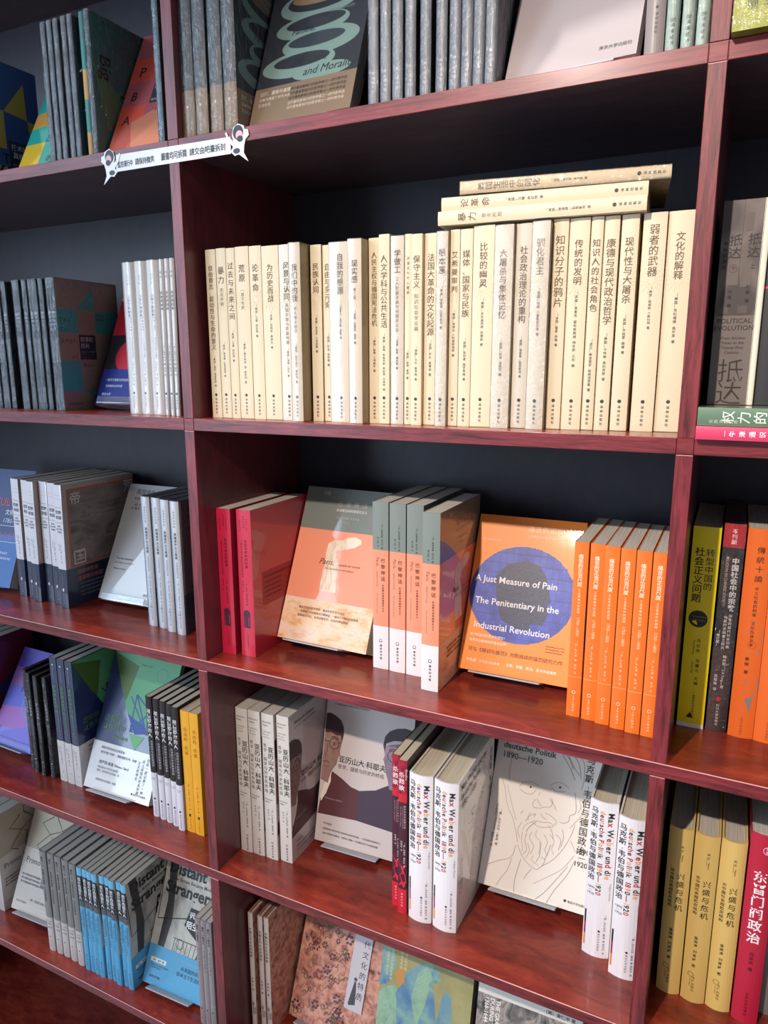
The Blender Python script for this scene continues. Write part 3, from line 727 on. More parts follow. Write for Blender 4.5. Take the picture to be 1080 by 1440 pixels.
CY = ['262022', '262022', 'c03040', 'e8a050', '262022', 'b02c50', 'e8b070', '262022', '262022', 'c04438']
GW = [(14, 146), (20, 134), (24, 119), (30, 106), (35, 100), (40, 90), (45, 77), (48, 67)]
LINES = [GW, [(22, 140), (28, 127), (35, 110), (42, 96)], [(40, 141), (44, 148), (53, 152), (63, 151), (69, 148)], [(41, 139), (50, 135), (59, 136), (64, 143)], [(83, 153), (91, 159), (101, 160), (109, 155)], [(85, 151), (93, 147), (104, 150)],
 [(65, 130), (62, 124), (64, 119), (73, 120), (80, 123), (87, 125), (89, 131), (84, 135)], [(70, 141), (69, 136)], [(67, 131), (72, 125), (75, 123)], [(64, 99), (71, 102), (79, 102), (88, 104), (95, 101), (85, 97), (76, 95), (68, 97), (64, 99)],
 [(53, 85), (56, 93), (64, 99)], [(55, 97), (60, 106), (68, 111)], [(96, 102), (98, 108), (90, 113), (81, 115)], [(59, 100), (58, 105), (61, 111)], [(75, 113), (78, 109), (84, 107)], [(68, 111), (66, 106)], [(53, 83), (53, 72), (56, 62), (55, 57)],
 [(59, 83), (58, 72), (62, 62), (58, 54)], [(66, 86), (64, 77), (71, 68), (68, 57)], [(73, 90), (72, 82), (81, 74), (79, 60)], [(79, 75), (81, 59), (77, 49)], [(83, 87), (89, 78), (87, 67), (92, 61)], [(90, 89), (98, 82), (96, 71), (100, 64)],
 [(99, 91), (107, 85), (105, 72)], [(107, 100), (110, 90), (108, 76)], [(72, 56), (71, 49), (81, 45)], [(83, 57), (89, 54), (86, 46)], [(49, 64), (54, 55), (64, 45), (78, 39), (85, 45), (98, 56), (109, 71), (116, 85), (121, 99), (123, 110)],
 [(125, 126), (128, 132), (128, 137), (126, 142), (129, 143), (132, 138), (132, 127), (126, 117), (117, 104)], [(118, 152), (121, 139), (122, 125), (115, 120), (114, 112), (107, 108), (102, 109)], [(9, 27), (24, 36), (42, 46), (46, 63)],
 [(43, 44), (39, 28), (31, 14), (26, 3)], [(56, 47), (53, 32), (51, 16), (52, 2)], [(72, 38), (67, 30), (63, 22)], [(77, 20), (94, 33), (113, 49), (127, 70)], [(82, 1), (94, 14), (108, 35), (120, 54)], [(98, 1), (106, 19), (121, 44), (128, 63)],
 [(120, 88), (128, 75)], [(101, 204), (110, 188), (121, 176)], [(108, 203), (119, 191), (124, 171)], [(117, 202), (126, 193), (128, 169), (126, 158)], [(47, 106), (50, 111)], [(96, 122), (90, 131), (87, 137)], [(13, 201), (23, 181), (23, 157), (26, 145)],
 [(94, 200), (108, 182), (116, 168)], [(88, 205), (104, 196), (112, 182)], [(50, 95), (46, 84), (50, 74)], [(70, 100), (62, 92), (58, 84)], [(88, 100), (94, 92), (96, 84)], [(62, 70), (66, 60), (62, 50)], [(94, 76), (92, 66), (88, 54)]]
wface = [('curve', p, 0.55, ('9a8078', 'b89080', '8a7a78')[i % 3]) for i, p in enumerate(LINES)]
wface += [('circ', 56, 145, 1.5, '5a4a48'), ('circ', 97, 154, 1.5, '5a4a48'),
    ('H', 'Max Weber und die', 9, 205, 12.5, '3a3436', 0.008), ('H', 'deutsche Politik', 9, 191.5, 12, '3a3436', 0.008), ('H', '1890—1920', 9, 178, 12, '4a4446', 0.002),
    ('V', '马克斯·韦伯与德国政治', 135, 205, 12, '302a2c', 0.004, 12.4), ('H', '1890', 128, 75, 9.5, '302a2c', 0.004), ('H', '—', 133, 67, 9, '302a2c', 0.004), ('H', '1920', 127, 58, 9.5, '302a2c', 0.004),
    ('R', 'Wolfgang J. Mommsen', 11, 112, 4, '7a706e'), ('V', '〔德〕沃尔夫冈·J.蒙森 著', 18, 106, 4.2, '5a504e', 0.004), ('V', '阎克文 译', 11, 72, 4.2, '5a504e', 0.006),
    ('circ', 122, 11, 1.8, '3a3436'), ('H', '南京大学出版社', 125.5, 9.4, 3.6, '4a4446', 0.004)]
book('politics', .0335, .2210, .150, [(0, 221, 'ece6e8', 'ebe2d8')], [
    ('R', 'Max Weber und die', 5.8, 208, 10.2, '000000', 0.02, CY), ('R', 'deutsche Politik  1890—1920', -3.8, 209, 8.9, '000000', 0.016, CY[3:]+CY[:3]),
    ('V', '马克斯·韦伯与德国政治', -10.6, 212, 9.0, '2c2628', 0.014, 9.6), ('H', '1890', -14.5, 98, 4.6, '4a4446'), ('H', '—', -12.6, 94, 4.4, '4a4446'), ('H', '1920', -14.5, 89, 4.6, '4a4446'),
    ('rect', -15.5, 46, -13.4, 64, '1c181c'), ('rect', -15.5, 29, -13.4, 46, 'a01c58'), ('rect', -15.5, 12, -13.4, 29, 'e08838'),
    ('R', 'Wolfgang J. Mommsen', 12.4, 110, 2.8, '8a8284'), ('V', '〔德〕沃尔夫冈·J.蒙森 著', 10, 64, 3.0, '6a6264', 0.004, 3.5), ('V', '阎克文 译', 10, 22, 3.0, '6a6264', 0.006, 3.6),
    ('circ', 3.5, 39, 1.5, '3a3436'), ('V', '南京大学出版社', 3.5, 36, 2.9, '6a6264', 0.004, 3.8)], wface, hard=True, coat=True, pages=PAGES_CREAM)
RB = paper('8c1c34')
for (x, y), lab in zip(((.3105, .0455), (.3466, .0446), (.5369, .0908), (.5733, .0711)), ('left one of the pair of thick white hardbacks right of the red maroon spines', 'right one of the pair of thick white hardbacks, left of the bearded line drawing',
        'left one of the pair of thick white hardbacks right of the bearded line drawing', 'thick white hardback with coloured German title touching the right divider')):
    stand_up('politics', x, y, S4, lab, 'hardback_book', 'thick white hardbacks')
display('politics', .3827, .1275, .1680, 1.0, 25.4, 'face-out cream book with a line drawing of a bearded man', 'grey')

# ------------------------------------------------------------------ right bay
def ordn(i, n):
    return ('leftmost' if i == 0 else 'rightmost' if i == n-1 else ['', 'second', 'third', 'fourth', 'fifth', 'sixth', 'seventh', 'eighth', 'ninth'][i] + ' from the left')
YEL = 'f0d400'
book('justice', .0280, .2362, .150, [(0, 5, 'e8e0d0', 'e8e0d0'), (5, 236, YEL, 'f4e000')], [
    ('V', '转型中国的', 5, 212, 9.2, '3a3010', 0.002, 9.6), ('V', '社会正义问题', -5.4, 213, 10.4, '2e2810', 0.012, 10.6), ('circ', -1.5, 131, 9.8, '22201c'), ('H', 'Social Justice', -7, 133, 2.6, 'a89830'), ('H', 'in Transition', -7, 129, 2.6, 'a89830'),
    ('V', '冯仕政', 1.5, 108, 4.4, '4a4010', 0.004, 6), ('V', '张翼凡 主编', 2, 84, 4.4, '4a4010', 0.004, 6), ('R', 'Feng Shizheng', -4, 106, 3.0, '6a5c18'), ('R', 'Zhang Yifan', -4, 80, 3.0, '6a5c18'),
    ('V', '广西师范大学出版社', 1.4, 44, 2.9, '4a4010', 0.004, 3.2), ('poly', [(-5, 12), (3, 12), (-1, 19)], '22201c')])
stand_up('justice', .6257, .0962, S3, 'bright yellow paperback with a black disc on its spine, by the right divider')
book('religion', .0212, .2414, .150, [(0, 100, '4c3c38', '3a3030'), (100, 215, '2c2422', '3a3030'), (215, 241.4, 'b8202c', 'b8202c')], [
    ('V', '不列颠', 0, 236, 5.6, 'f4d8d8', 0.01, 6), ('V', '中国社会中的宗教', 3.4, 204, 7.4, 'f0e8e4', 0.014, 7.6), ('R', 'RELIGION IN CHINESE SOCIETY', -6, 205, 4.0, 'c8a890', 0.01),
    ('V', '宗教的现代社会功能', 3.6, 140, 3.8, 'e8dcd4', 0.01, 4.5), ('V', '与其历史因素之研究', -1.0, 138, 3.8, 'e8dcd4', 0.01, 4.5), ('V', '〔修订版〕', -6.6, 120, 3.6, 'f0e8e4', 0.012, 3.8),
    ('V', '杨庆堃〔C.K.Yang〕著', 2, 92, 3.8, 'f0e4e0', 0.008, 4.2), ('V', '范丽珠 译', -5, 68, 3.8, 'f0e4e0', 0.008, 4.4), ('poly', [(0, 36), (3, 40), (-1, 42), (-3, 39)], 'd83040'), ('V', '四川人民出版社', 0, 33, 3.2, 'f0e4e0', 0.01, 3.8)], film=CRINKLE)
stand_up('religion', .6560, .1000, S3, 'black paperback with a red head band, between the yellow and orange spines')
def heron(dx, dy, s): return [(dx+a*s, dy+b*s) for a, b in ((0, 0), (-8, -6), (-10, -16), (-4, -22), (6, -26), (9, -20), (8, -8), (4, 4))]
OGREY = '8c8484'
for i in (0, 1):
    book('essays%d' % i, .0252, .2393, .150, [(0, 239, 'f07028', 'ee7434')], [
        ('poly', [(2, 138), (10, 128), (12.2, 112), (4, 112), (-10, 116), (-2, 126)], OGREY), ('poly', [(-9, 108), (0, 112), (10, 106), (12, 98), (2, 100)], OGREY), ('ring', 2, 110, 4, 0.7, 'c86838'),
        ('poly', [(12, 74), (0, 70), (-2, 62), (-11, 58), (0, 55), (-8, 46), (2, 48), (-6, 30), (6, 32), (8, 50), (12, 60)], OGREY), ('poly', [(8, 236), (12, 236), (12.3, 176), (9, 190), (11, 206)], OGREY),
        ('V', '傳統十論' if i == 0 else '文化與變革', 1.5, 220, 8.0, '5a2c18', 0.002, 10.4), ('V', '本土社会的制度、文化及其变革', 1, 176, 4.2, '5a3020', 0.002, 4.9),
        ('V', '秦晖 著', -1, 96, 4.6, '4a2818', 0.006, 6), ('V', '山西人民出版社', 0, 26, 2.9, 'a85c38', None, 3.3)], bulge=.003)
stand_up('essays0', .6790, .0970, S3, 'orange paperback titled 傳統十論 with grey bird print, right of the black spine')
stand_up('essays1', .7046, .0960, S3, 'second orange spine with grey print, cut off by the right edge of the picture')

book('rise', .0262, .2234, .152, [(0, 223.4, 'e0bc6c', 'dcc07c')], [
    ('V', '天下', 2.5, 202, 3.6, '4a3c20', 0.01, 5), ('line', [(1, 196), (1, 186)], 0.3, '6a5a30'), ('R', 'Platform', 2.4, 190, 2.4, '5a4a28', 0.01),
    ('V', '兴盛与危机', 3.6, 166, 9.0, '2e2614', 0.004, 10.4), ('V', '论中国社会超稳定结构', -6.2, 170, 4.5, '4a3c20', 0.014, 5.2), ('V', '金观涛', -2, 91, 4.4, '3a3018', 0.01, 5.2), ('V', '刘青峰 著', -2, 72, 4.4, '3a3018', 0.01, 5.4),
    ('ring', -4, 38, 3.0, 1.2, 'b09050'), ('V', '法律出版社', -1, 36, 3.6, '6a5830', 0.004, 4.4), ('R', 'LAW PRESS', -5, 33, 2.2, '8a7440')], hard=True)
for i, (x, y) in enumerate(((.6295, .0741), (.6571, .0732), (.6844, .0740))):
    stand_up('rise', x, y, S4, ('leftmost, half shaded by the divider,', 'middle one', 'rightmost one')[i] + ' of the three straw-yellow hardback spines', 'hardback_book', 'straw-yellow hardbacks')
book('eastern', .0268, .2444, .155, [(0, 244.4, 'b81c38', 'b02038')], [
    ('ring', 4, 226, 4.6, 0.5, 'f0d0d4'), ('V', '博雅', 4, 231, 4.6, 'f0d0d4', 0.01, 5), ('V', '东晋门阀政治', -0.5, 200, 14.5, 'f6e8e8', 0.016, 15.6), ('V', '田余庆 著', 0, 96, 5, '3a1018', 0.004, 5.6),
    ('V', '北京大学出版社', 0, 42, 3.6, '3a1018', 0.006, 4.6)], bulge=.004)
stand_up('eastern', .7124, .0690, S4, 'crimson book with large white title, right of the straw-yellow hardbacks')
book('greyend', .0200, .2100, .150, [(0, 210, '7c7c78', '8a8a84')], [('V', '中国史纲', 0, 190, 9, '2e2e2c', 0.01, 12)])
stand_up('greyend', .7400, .0900, S4, 'grey book at the far right, beside the large-titled crimson book')

# second shelf right: two books lying, a boxed pair standing on them
book('lyinggreen', .0168, .214, .145, [(0, 214, '5e7a60', '5a7460')], [('V', '权力的孤光', 0, 194, 11.5, 'e6ecdc', 0.004, 13.2), ('V', '论政治的边界', -4.2, 204, 3.6, 'c0ccb8', 0.004, 4.2)], coat=True)
book('lyingpink', .0122, .210, .135, [(0, 210, 'd83a62', 'd44868')], [('rect', -2.6, 185.2, 2.6, 185.7, 'f4c8d0'), ('V', '牛津通识读本', 0, 182, 5.6, 'f6dce4', 0.02, 8.2), ('rect', -2.6, 130, 2.6, 130.5, 'f4c8d0'), ('V', '政治哲学与幸福根基', 0, 118, 9, 'f6dce4', 0.01, 10)], coat=True)
lay_flat('lyingpink', .6237, -.0100, S2+.0001, 0.0, 'pink paperback lying under the green one, overhanging the shelf')
lay_flat('lyinggreen', .6240, -.0075, S2+.0127, 0.0, 'green paperback lying on the pink one at the right divider')
SLIP = noise_print('grey_brown_patchwork_print', [(0.38, '4c4240'), (0.46, '665c58'), (0.54, '746862'), (0.62, '584e4a')], 16, (1.6, 1, 1), 0, dist=0.0)
book('arrival', .0350, .188, .150, [(0, 188, SLIP, '8a8078')], [
    ('rect', -17, 0, 17, 84, '746862'), ('rect', 0.1, 84, 0.5, 188, '50463f'), ('rect', -16, 86, -6, 92, '5c504c'), ('rect', 2, 86, 10, 93, '5c504c'), ('rect', 2, 110, 11, 133, '6a5e58'), ('rect', -14, 112, 0, 128, '6c605a'), ('rect', 3, 160, 9, 176, '645852'),
    ('V', '抵达', -5, 158, 11, '2e2624', 0.002, 11.5), ('ring', -5, 127, 3.6, 0.4, '3a302c'), ('V', '下', -5, 129.2, 4.6, '3a302c'), ('V', '政治的演进', -13, 152, 4, '3a302c', 0.002, 5.4),
    ('V', '抵达', 11, 158, 11, '2e2624', 0.002, 11.5), ('V', '上', 11, 131, 5, '3a302c'), ('V', '刘瑜 编', -6, 108, 3.6, '2e2624', 0.002, 5), ('V', '刘瑜 编', 9, 112, 3.6, '2e2624', 0.002, 5),
    ('H', 'POLITICAL', 0, 77, 6.2, '2e2624', 0.004, 'C'), ('H', 'EVOLUTION', 0, 70.5, 6.2, '2e2624', 0.004, 'C'), ('H', 'From Ancient', 0, 62, 3.8, '3a302c', None, ('C', .2)), ('H', 'Times to the', 0, 57.5, 3.8, '3a302c', None, ('C', .2)), ('H', 'Twenty-First', 0, 53, 3.8, '3a302c', None, ('C', .2)), ('H', 'Century', 0, 48.5, 3.8, '3a302c', None, ('C', .2)),
    ('V', '抵达', 1, 44, 24, '2e2624', -0.008, 21.5), ('rect', 17.0, 0, 17.4, 188, 'ece0c8')], bulge=0.0)
book('palebox', .0050, .188, .150, [(0, 188, 'ece2cc', 'e6dcc4')])
book('blackend', .0240, .190, .150, [(0, 190, '2a2828', '2a2828')], [('rect', -12, 108, 12, 110, 'd8305c')], coat=True)
ZB = S2+.0302
stand_up('arrival', .6290, .0450, ZB, 'grey-brown two-volume boxed set standing on the lying green book', 'boxed_book_set')
stand_up('palebox', .6642, .0450, ZB, 'thin cream book right of the grey-brown boxed set')
stand_up('blackend', .6696, .0500, ZB, 'black book with a pink line at the right edge of the picture')
book('lime', .0480, .210, .150, [(0, 210, 'a8ac30', 'a8ac30')], [('V', '漫长的启蒙', -6, 200, 9, '5a6424', 0.004, 12), ('V', '思想史札记', 10, 196, 8, '4a5420', 0.006, 10)], film=CRINKLE)
lay_flat('lime', .6246, -.0120, S1+.0001, 0.0, 'lime green plastic-wrapped book lying at the top right, overhanging the shelf')

# ------------------------------------------------------------------ left bay, second shelf
book('socio', .0100, .198, .120, [(0, 198, '2a3440', '20283a')], [('V', '叙事的胜利', 0, 150, 5, 'b0bcc8', 0.01, 6), ('V', '在大众文化时代讲故事', 0, 112, 3.4, 'a8b4c0', 0.01, 3.9), ('V', '文化研究丛书', 0, 36, 3, '98a4b0', 0.004, 4.4)], film=CRINKLE)
TB, BRN = '50c4c4', 'c4a494'
checks = []
for (a, b, c, e, col) in ((0, 154, 45, 198, BRN), (45, 154, 120, 198, BRN), (0, 118, 38, 154, TB), (38, 60, 72, 154, BRN), (72, 118, 120, 154, TB), (0, 76, 38, 118, BRN), (0, 30, 38, 76, TB), (38, 30, 72, 60, BRN), (72, 60, 120, 118, BRN), (0, 0, 72, 30, BRN), (72, 0, 120, 60, BRN)):
    checks.append(('rect', a, b, c, e, col))
checks += [('poly', [(38, 154), (72, 154), (72, 192)], TB), ('poly', [(38, 30), (72, 14), (72, 30)], TB), ('rect', 38, 78, 70, 116, '263048'),
    ('H', 'T h e', 4, 134, 9, '20343c'), ('H', 'T r i ,', 4, 120, 9, '20343c'), ('H', 'u m p h', 4, 104, 9, '4a3838'), ('H', 'o f', 22, 80, 9, '4a3838'), ('H', 'N a r', 42, 66, 9, '4a3838'),
    ('H', '叙事的', 40, 106, 8.4, 'd8d8dc', 0.01), ('H', '胜利', 40, 96, 8.4, 'd8d8dc', 0.01), ('H', '在大众文化时代讲故事', 40, 89, 2.8, 'b0b4c0'), ('H', 'Robert', 74, 146, 6, '20343c'), ('H', 'Fulford', 74, 139, 6, '20343c'), ('H', '南京大学出版社', 8, 8, 4, '4a3838')]
book('triumph', .0105, .198, .120, [(0, 198, '283240', BRN)], [('V', '叙事的胜利', 0, 150, 5, 'b0bcc8', 0.01, 6), ('V', '在大众文化时代讲故事', 0, 112, 3.4, 'a8b4c0', 0.01, 3.9)], checks, film=CRINKLE)
XS = (-.4510, -.4390, -.4275, -.4167, -.4045, -.3805, -.3705, -.3560, -.3448, -.3306, -.3190, -.3047)
for i, x in enumerate(XS):
    stand_up('socio', x, .05 + .002*(i % 3), S2, 'thin dark wrapped paperback, %s' % ('first at the picture edge' if i == 0 else '%s in its row' % ordn(i, 99) if i < 9 else ('third from the checkered cover', 'second from the checkered cover', 'next to the checkered cover')[i-9]), group='thin dark wrapped paperbacks')
stand_up('triumph', -.2920, .0495, S2, 'wrapped paperback showing a brown and teal checkered side cover')
book('discs', .0100, .205, .128, [(0, 205, 'e8dcd8', 'e8dcd8')], [], [('rect', 0, 118, 128, 178, 'c8203c'), ('rect', 0, 60, 128, 118, '22202c'), ('circ', 58, 142, 36, 30, '1c1a22'), ('circ', 56, 82, 36, 30, 'd0243c'), ('rect', 0, 0, 128, 60, '24348c'),
    ('H', '疯狂的意义', 40, 186, 12, 'c83040', 0.01), ('H', '一部关于理性与疯癫的历史', 10, 40, 5, 'd8dcf0', 0.01), ('H', '思想者的必读书目', 14, 30, 4.6, 'd8dcf0', 0.01), ('H', '南京大学', 10, 16, 5, 'd8dcf0', 0.01), ('rect', 8, 12, 60, 46, '2c44a8')][:-1], coat=True)
display('discs', -.2618, .0901, .8354, -1.9, 23.3, 'face-out book with red and black discs above a blue band', 'clear')
WS = 'dedad8'
for k, w, ops in (('tallwhite', .0208, [('V', '文化史', 0, 190, 3.2, '5a5450', None, 5), ('V', '上中下的回声', 0, 164, 4.4, '3a3634', 0.016, 5.2), ('V', '经典与解释二十世纪的思想论集', 1.5, 134, 3.2, '5a5450', 0.002, 3.9), ('V', '〔法〕布罗代尔 著 顾良 译', 1, 84, 3.0, '5a5450', 0.004, 3.5), ('circ', 0, 30, 1.8, '3a3634'), ('V', '译林出版社', 0, 26, 2.8, '5a5450', 0.004, 3.6)]),
                  ('thinwhite', .0090, [('V', '回声', 0, 192, 3.2, '5a5450', None, 6), ('V', '历史的回声', 0, 166, 4.2, '3a3634', 0.012, 5.2), ('V', '〔法〕布罗代尔 著 顾良 译', 0, 98, 3.0, '5a5450', 0.004, 3.5), ('circ', 0, 30, 1.6, '3a3634'), ('V', '译林出版社', 0, 26, 2.8, '5a5450', 0.004, 3.6)])):
    book(k, w, .2075, .140, [(0, 207.5, WS, 'd0c8c0')], ops, film=FILM, bulge=.0022, coat=True)
for i, (x, k) in enumerate(((-.1289, 'tallwhite'), (-.1060, 'tallwhite'), (-.0834, 'tallwhite'), (-.0605, 'thinwhite'), (-.0498, 'thinwhite'), (-.0400, 'thinwhite'))):
    stand_up(k, x, .035-.001*i, S2, '%s of %s left of the left divider, second shelf' % (('leftmost', 'middle', 'rightmost')[i % 3], 'three thick white wrapped spines' if i < 3 else 'three thin white wrapped spines'), group='white wrapped paperbacks', lean=1.0)

# ------------------------------------------------------------------ left bay, third shelf
LAND = noise_print('grey_mountain_print', [(0.3, '4c4446'), (0.45, '7a6e68'), (0.55, '8e8078'), (0.68, '5c5254')], 14, (1, 1, 2.6), 6, dist=0.8)
book('empire', .0185, .2150, .158, [(0, 69, '2c3850', '28344c'), (69, 215, 'e6e0e4', 'aa968c')], [
    ('rect', -8, 176, 8, 176.8, 'c87848'), ('H', '荒野', 0, 166, 6.6, '3a4250', 0.008, 'C'), ('H', '帝国', 0, 157, 6.6, '3a4250', 0.008, 'C'), ('rect', -8, 150, 8, 150.8, 'c87848'),
    ('rect', -8, 197, 8, 197.4, 'c0a898'), ('rect', -8, 191, 8, 191.4, 'c0a898'), ('H', '走向', 0, 143, 3.8, '3a4250', 0.01, 'C'), ('H', '历史书写', 0, 138, 3.4, '3a4250', 0.01, 'C'), ('H', '与阅读', 0, 133, 3.4, '3a4250', 0.01, 'C'),
    ('V', '〔英〕约翰·达尔文 著', 1, 114, 2.8, '5a606c', 0.002, 3.4), ('V', '冯宇 译', -3, 114, 2.8, '5a606c', 0.002, 3.4), ('V', '一部帝国兴衰史', 0, 62, 2.6, '8a94a8', 0.002, 3.4), ('poly', [(-2, 34), (2, 36), (2, 31), (-1, 29)], 'd8dce4'), ('V', '商务印书馆', 0.6, 26, 2.8, 'a8b0c0', 0.002, 4)],
    [('rect', 10, 70, 158, 206, 'b4684c'), ('rect', 14, 73, 158, 202, LAND), ('V', '帝', 27, 201, 24, 'dcd4cc', 0.002), ('V', '荒', 146, 206, 24, 'dcd4cc', 0.002), ('ring', 30, 87, 0.1, 0.1, 'dcd4cc'), ('rect', 18, 74, 42, 76, 'dcd4cc'), ('rect', 18, 96, 42, 98, 'dcd4cc'), ('rect', 18, 76, 20, 96, 'dcd4cc'), ('rect', 40, 76, 42, 96, 'dcd4cc'), ('V', '玉', 30, 97, 18, 'dcd4cc', 0.006),
     ('H', '是精神荒地', 22, 56, 9, 'b87868', 0.01), ('H', '还是明日帝国？', 22, 44, 9, 'b87868', 0.01), ('H', 'The Empire of the Wilderness', 60, 150, 5, 'a89c98')] + [('H', '一部关于帝国边疆的思想史著作，重新理解荒野', 24, 36-7*i, 4, '98a0b0') for i in range(4)], coat=True)
for i, (x, y) in enumerate(((-.4830, .0841), (-.4530, .0813), (-.4330, .0747), (-.4125, .0847), (-.3860, .0795), (-.3600, .0706))):
    stand_up('empire', x, y, S3, '%s of six white spines with navy lower bands, left bay' % ordn(i, 6), group='white and navy paperbacks', lean=1.9)
book('culture', .0200, .220, .150, [(0, 220, '20386c', '22386e')], [], [('rect', 0, 0, 150, 96, '3c6cb0'), ('rect', 6, 112, 144, 113, 'c8ccd8'), ('rect', 6, 82, 144, 83, 'c8ccd8'),
    ('H', 'CULTURE', 62, 150, 22, 'd84838', 0.0), ('H', '!!', 118, 168, 34, 'd86048', 0.02), ('H', '文化与社会', 96, 134, 11, 'e8eaf0', 0.01), ('H', '1780-1950', 94, 118, 12, 'e8eaf0', -0.01), ('H', 'SOCIETY', 80, 88, 17, 'd8606c', -0.02), ('H', '北京大学出版社', 90, 60, 5, 'e0e4f0', 0.01), ('H', '商务印书馆', 110, 50, 5, 'e0e4f0', 0.01)])
display('culture', -.6522, .0699, .4994, 3.2, 22.3, 'face-out blue book with orange lettering, at the left edge of the third shelf', 'clear')
LT = 'dce0e8'
book('liberal', .0165, .2105, .145, [(0, 210.5, LT, 'b4b6b8')], [('V', '欧诺弥亚译丛', 0, 195, 2.9, '4a4c50', 0.002, 4.4), ('V', '英国进步主义思想', 0.4, 162, 4.8, '34363a', 0.012, 5.2), ('V', '社会改革的兴起', 0.8, 116, 2.8, '5a5c60', 0.002, 3.6), ('V', '〔英〕迈克尔·弗里登 著 曾一璇 译', 1.2, 86, 2.6, '5a5c60', 0.002, 3.4), ('ring', 0.4, 33, 1.8, 0.5, '4a4c50'), ('V', '商务印书馆', 0.8, 29, 2.7, '4a4c50', 0.004, 3.8)],
    [('rect', 0, 0, 145, 64, '7090a8'), ('H', '英国进步主义思想', 19, 192, 11, '38383c', 0.004), ('H', '社会改革的兴起', 18, 182, 5.6, '38383c', 0.004), ('H', '〔英〕迈克尔·弗里登 著', 19, 171, 4.4, '48484c'), ('H', '曾一璇 译', 17, 164, 4.4, '48484c'),
     ('H', 'The New Liberalism', 16, 72, 4.6, '38383c', 0.006), ('H', 'An Ideology of Social Reform', 16, 65, 3.4, '48484c'), ('H', 'Michael Freeden', 16, 54, 3.9, '38383c', 0.004), ('H', '商务印书馆', 95, 14, 5.2, '48484c', 0.004)], bulge=.0025, film=FILM)
book('liberalface', .0165, .2105, .145, [(0, 210.5, LT, 'b2b0b0')], [], CAT['liberal']['face'][1:], coat=True)
for i, (x, y) in enumerate(((-.1604, .0732), (-.1385, .0727), (-.1156, .0662), (-.0928, .0628))):
    stand_up('liberal', x, y, S3, '%s of four pale blue-grey spines, third shelf left bay' % ordn(i, 4), group='pale blue-grey paperbacks')
display('liberalface', -.3140, .1100, .4999, 1.8, 27.4, 'face-out plain grey book with small black English title', 'clear')

# ------------------------------------------------------------------ left bay, fourth shelf
book('thinblack', .0088, .1990, .140, [(0, 199, '1e2028', '1c1c22')], [('V', '敌人与邻居', 0, 146, 5.4, 'd0ccd4', 0.016, 6.6), ('V', '西方思想中的他者形象', 1.6, 106, 3.0, 'b0b0bc', 0.004, 3.9), ('V', '阿拉伯人与犹太人', -2.2, 106, 2.6, 'a0a0b0', 0.004, 3.6), ('circ', 0, 28, 1.5, 'd8d8e0'), ('V', '南京大学', 0, 24, 2.4, '9898a8', 0.002, 4)], film=CRINKLE)
for i, (x, y) in enumerate(((-.4835, .0713), (-.4640, .0641), (-.4418, .0613), (-.4217, .0644))):
    stand_up('thinblack', x, y, S4, '%s of four thin wrapped black spines, fourth shelf left bay' % ordn(i, 4), group='thin black wrapped paperbacks')
NAVY, GRN = '1c2450', '4c6828'
gface = [('poly', [(0, 241), (155, 241), (155, 224), (126, 160), (112, 110), (72, 110), (55, 145), (0, 241)][:0] or [(1, 240), (154, 240), (154, 222), (126, 158), (112, 112), (96, 126), (60, 138)], '58a070'), ('poly', [(1, 238), (63, 222), (50, 158), (38, 171)], GRN), ('poly', [(74, 105), (109, 105), (93, 80)], '68b070'),
    ('poly', [(60, 138), (96, 126), (112, 112), (86, 106)], '2c4c98'), ('line', [(72, 173), (112, 110)], 3, '2c4a90'), ('line', [(74, 109), (112, 152)], 3, '2c4a90'), ('line', [(72, 173), (74, 109), (112, 112), (103, 154), (72, 173)], 3, '2c4a90'), ('line', [(60, 168), (112, 110)], 2.4, '2c4a90'),
    ('H', '虚构的', 12, 119, 13, '5a8c3c', -0.006), ('H', '以色列地', 12, 104, 13, '5a8c3c', -0.006), ('H', '从圣地到祖国', 40, 92, 5.5, '5a8c3c', 0.01), ('H', 'Shlomo Sand', 66, 224, 5, '6c8c4c'), ('ring', 118, 214, 12, 1.2, '4a9070')]
book('israel', .0165, .2415, .150, [(0, 241.5, NAVY, '1c2c5c')], [
    ('circ', 0, 228, 1.8, 'c8ccd8'), ('V', '南京大学出版社', 0, 223, 2.6, 'a8b0c4', 0.004, 3.6), ('V', '虚构的以色列地', 0, 190, 7.6, '5c9060', 0.01, 8.0), ('V', '从圣地到祖国', 2, 134, 4.6, '5c9060', 0.01, 5), 
    ('line', [(-5, 104), (5, 100)], 0.5, '9aa0b4'), ('line', [(-5, 99), (5, 96)], 0.5, '9aa0b4'), ('line', [(-5, 94), (4, 91)], 0.5, '9aa0b4'), ('line', [(-5, 89), (5, 86)], 0.5, '9aa0b4')], gface + [('rect', 0, 0, 0.1, 0.1, NAVY)],
    belly=(0.2, 81, 'd8d0cc', 'dcd8d8'), coat=True)
CAT['israel']['spine'] += [('V', '〔以〕施罗默·桑德 著', 0.6, 72, 2.8, '6a6260', 0.004, 3.6), ('V', '杨军 译', -4, 70, 2.6, '6a6260', 0.004, 3.6), ('circ', 2, 20, 0.8, '4a4240'), ('rect', -8, 9, 8, 9.4, 'b0a8a4')]
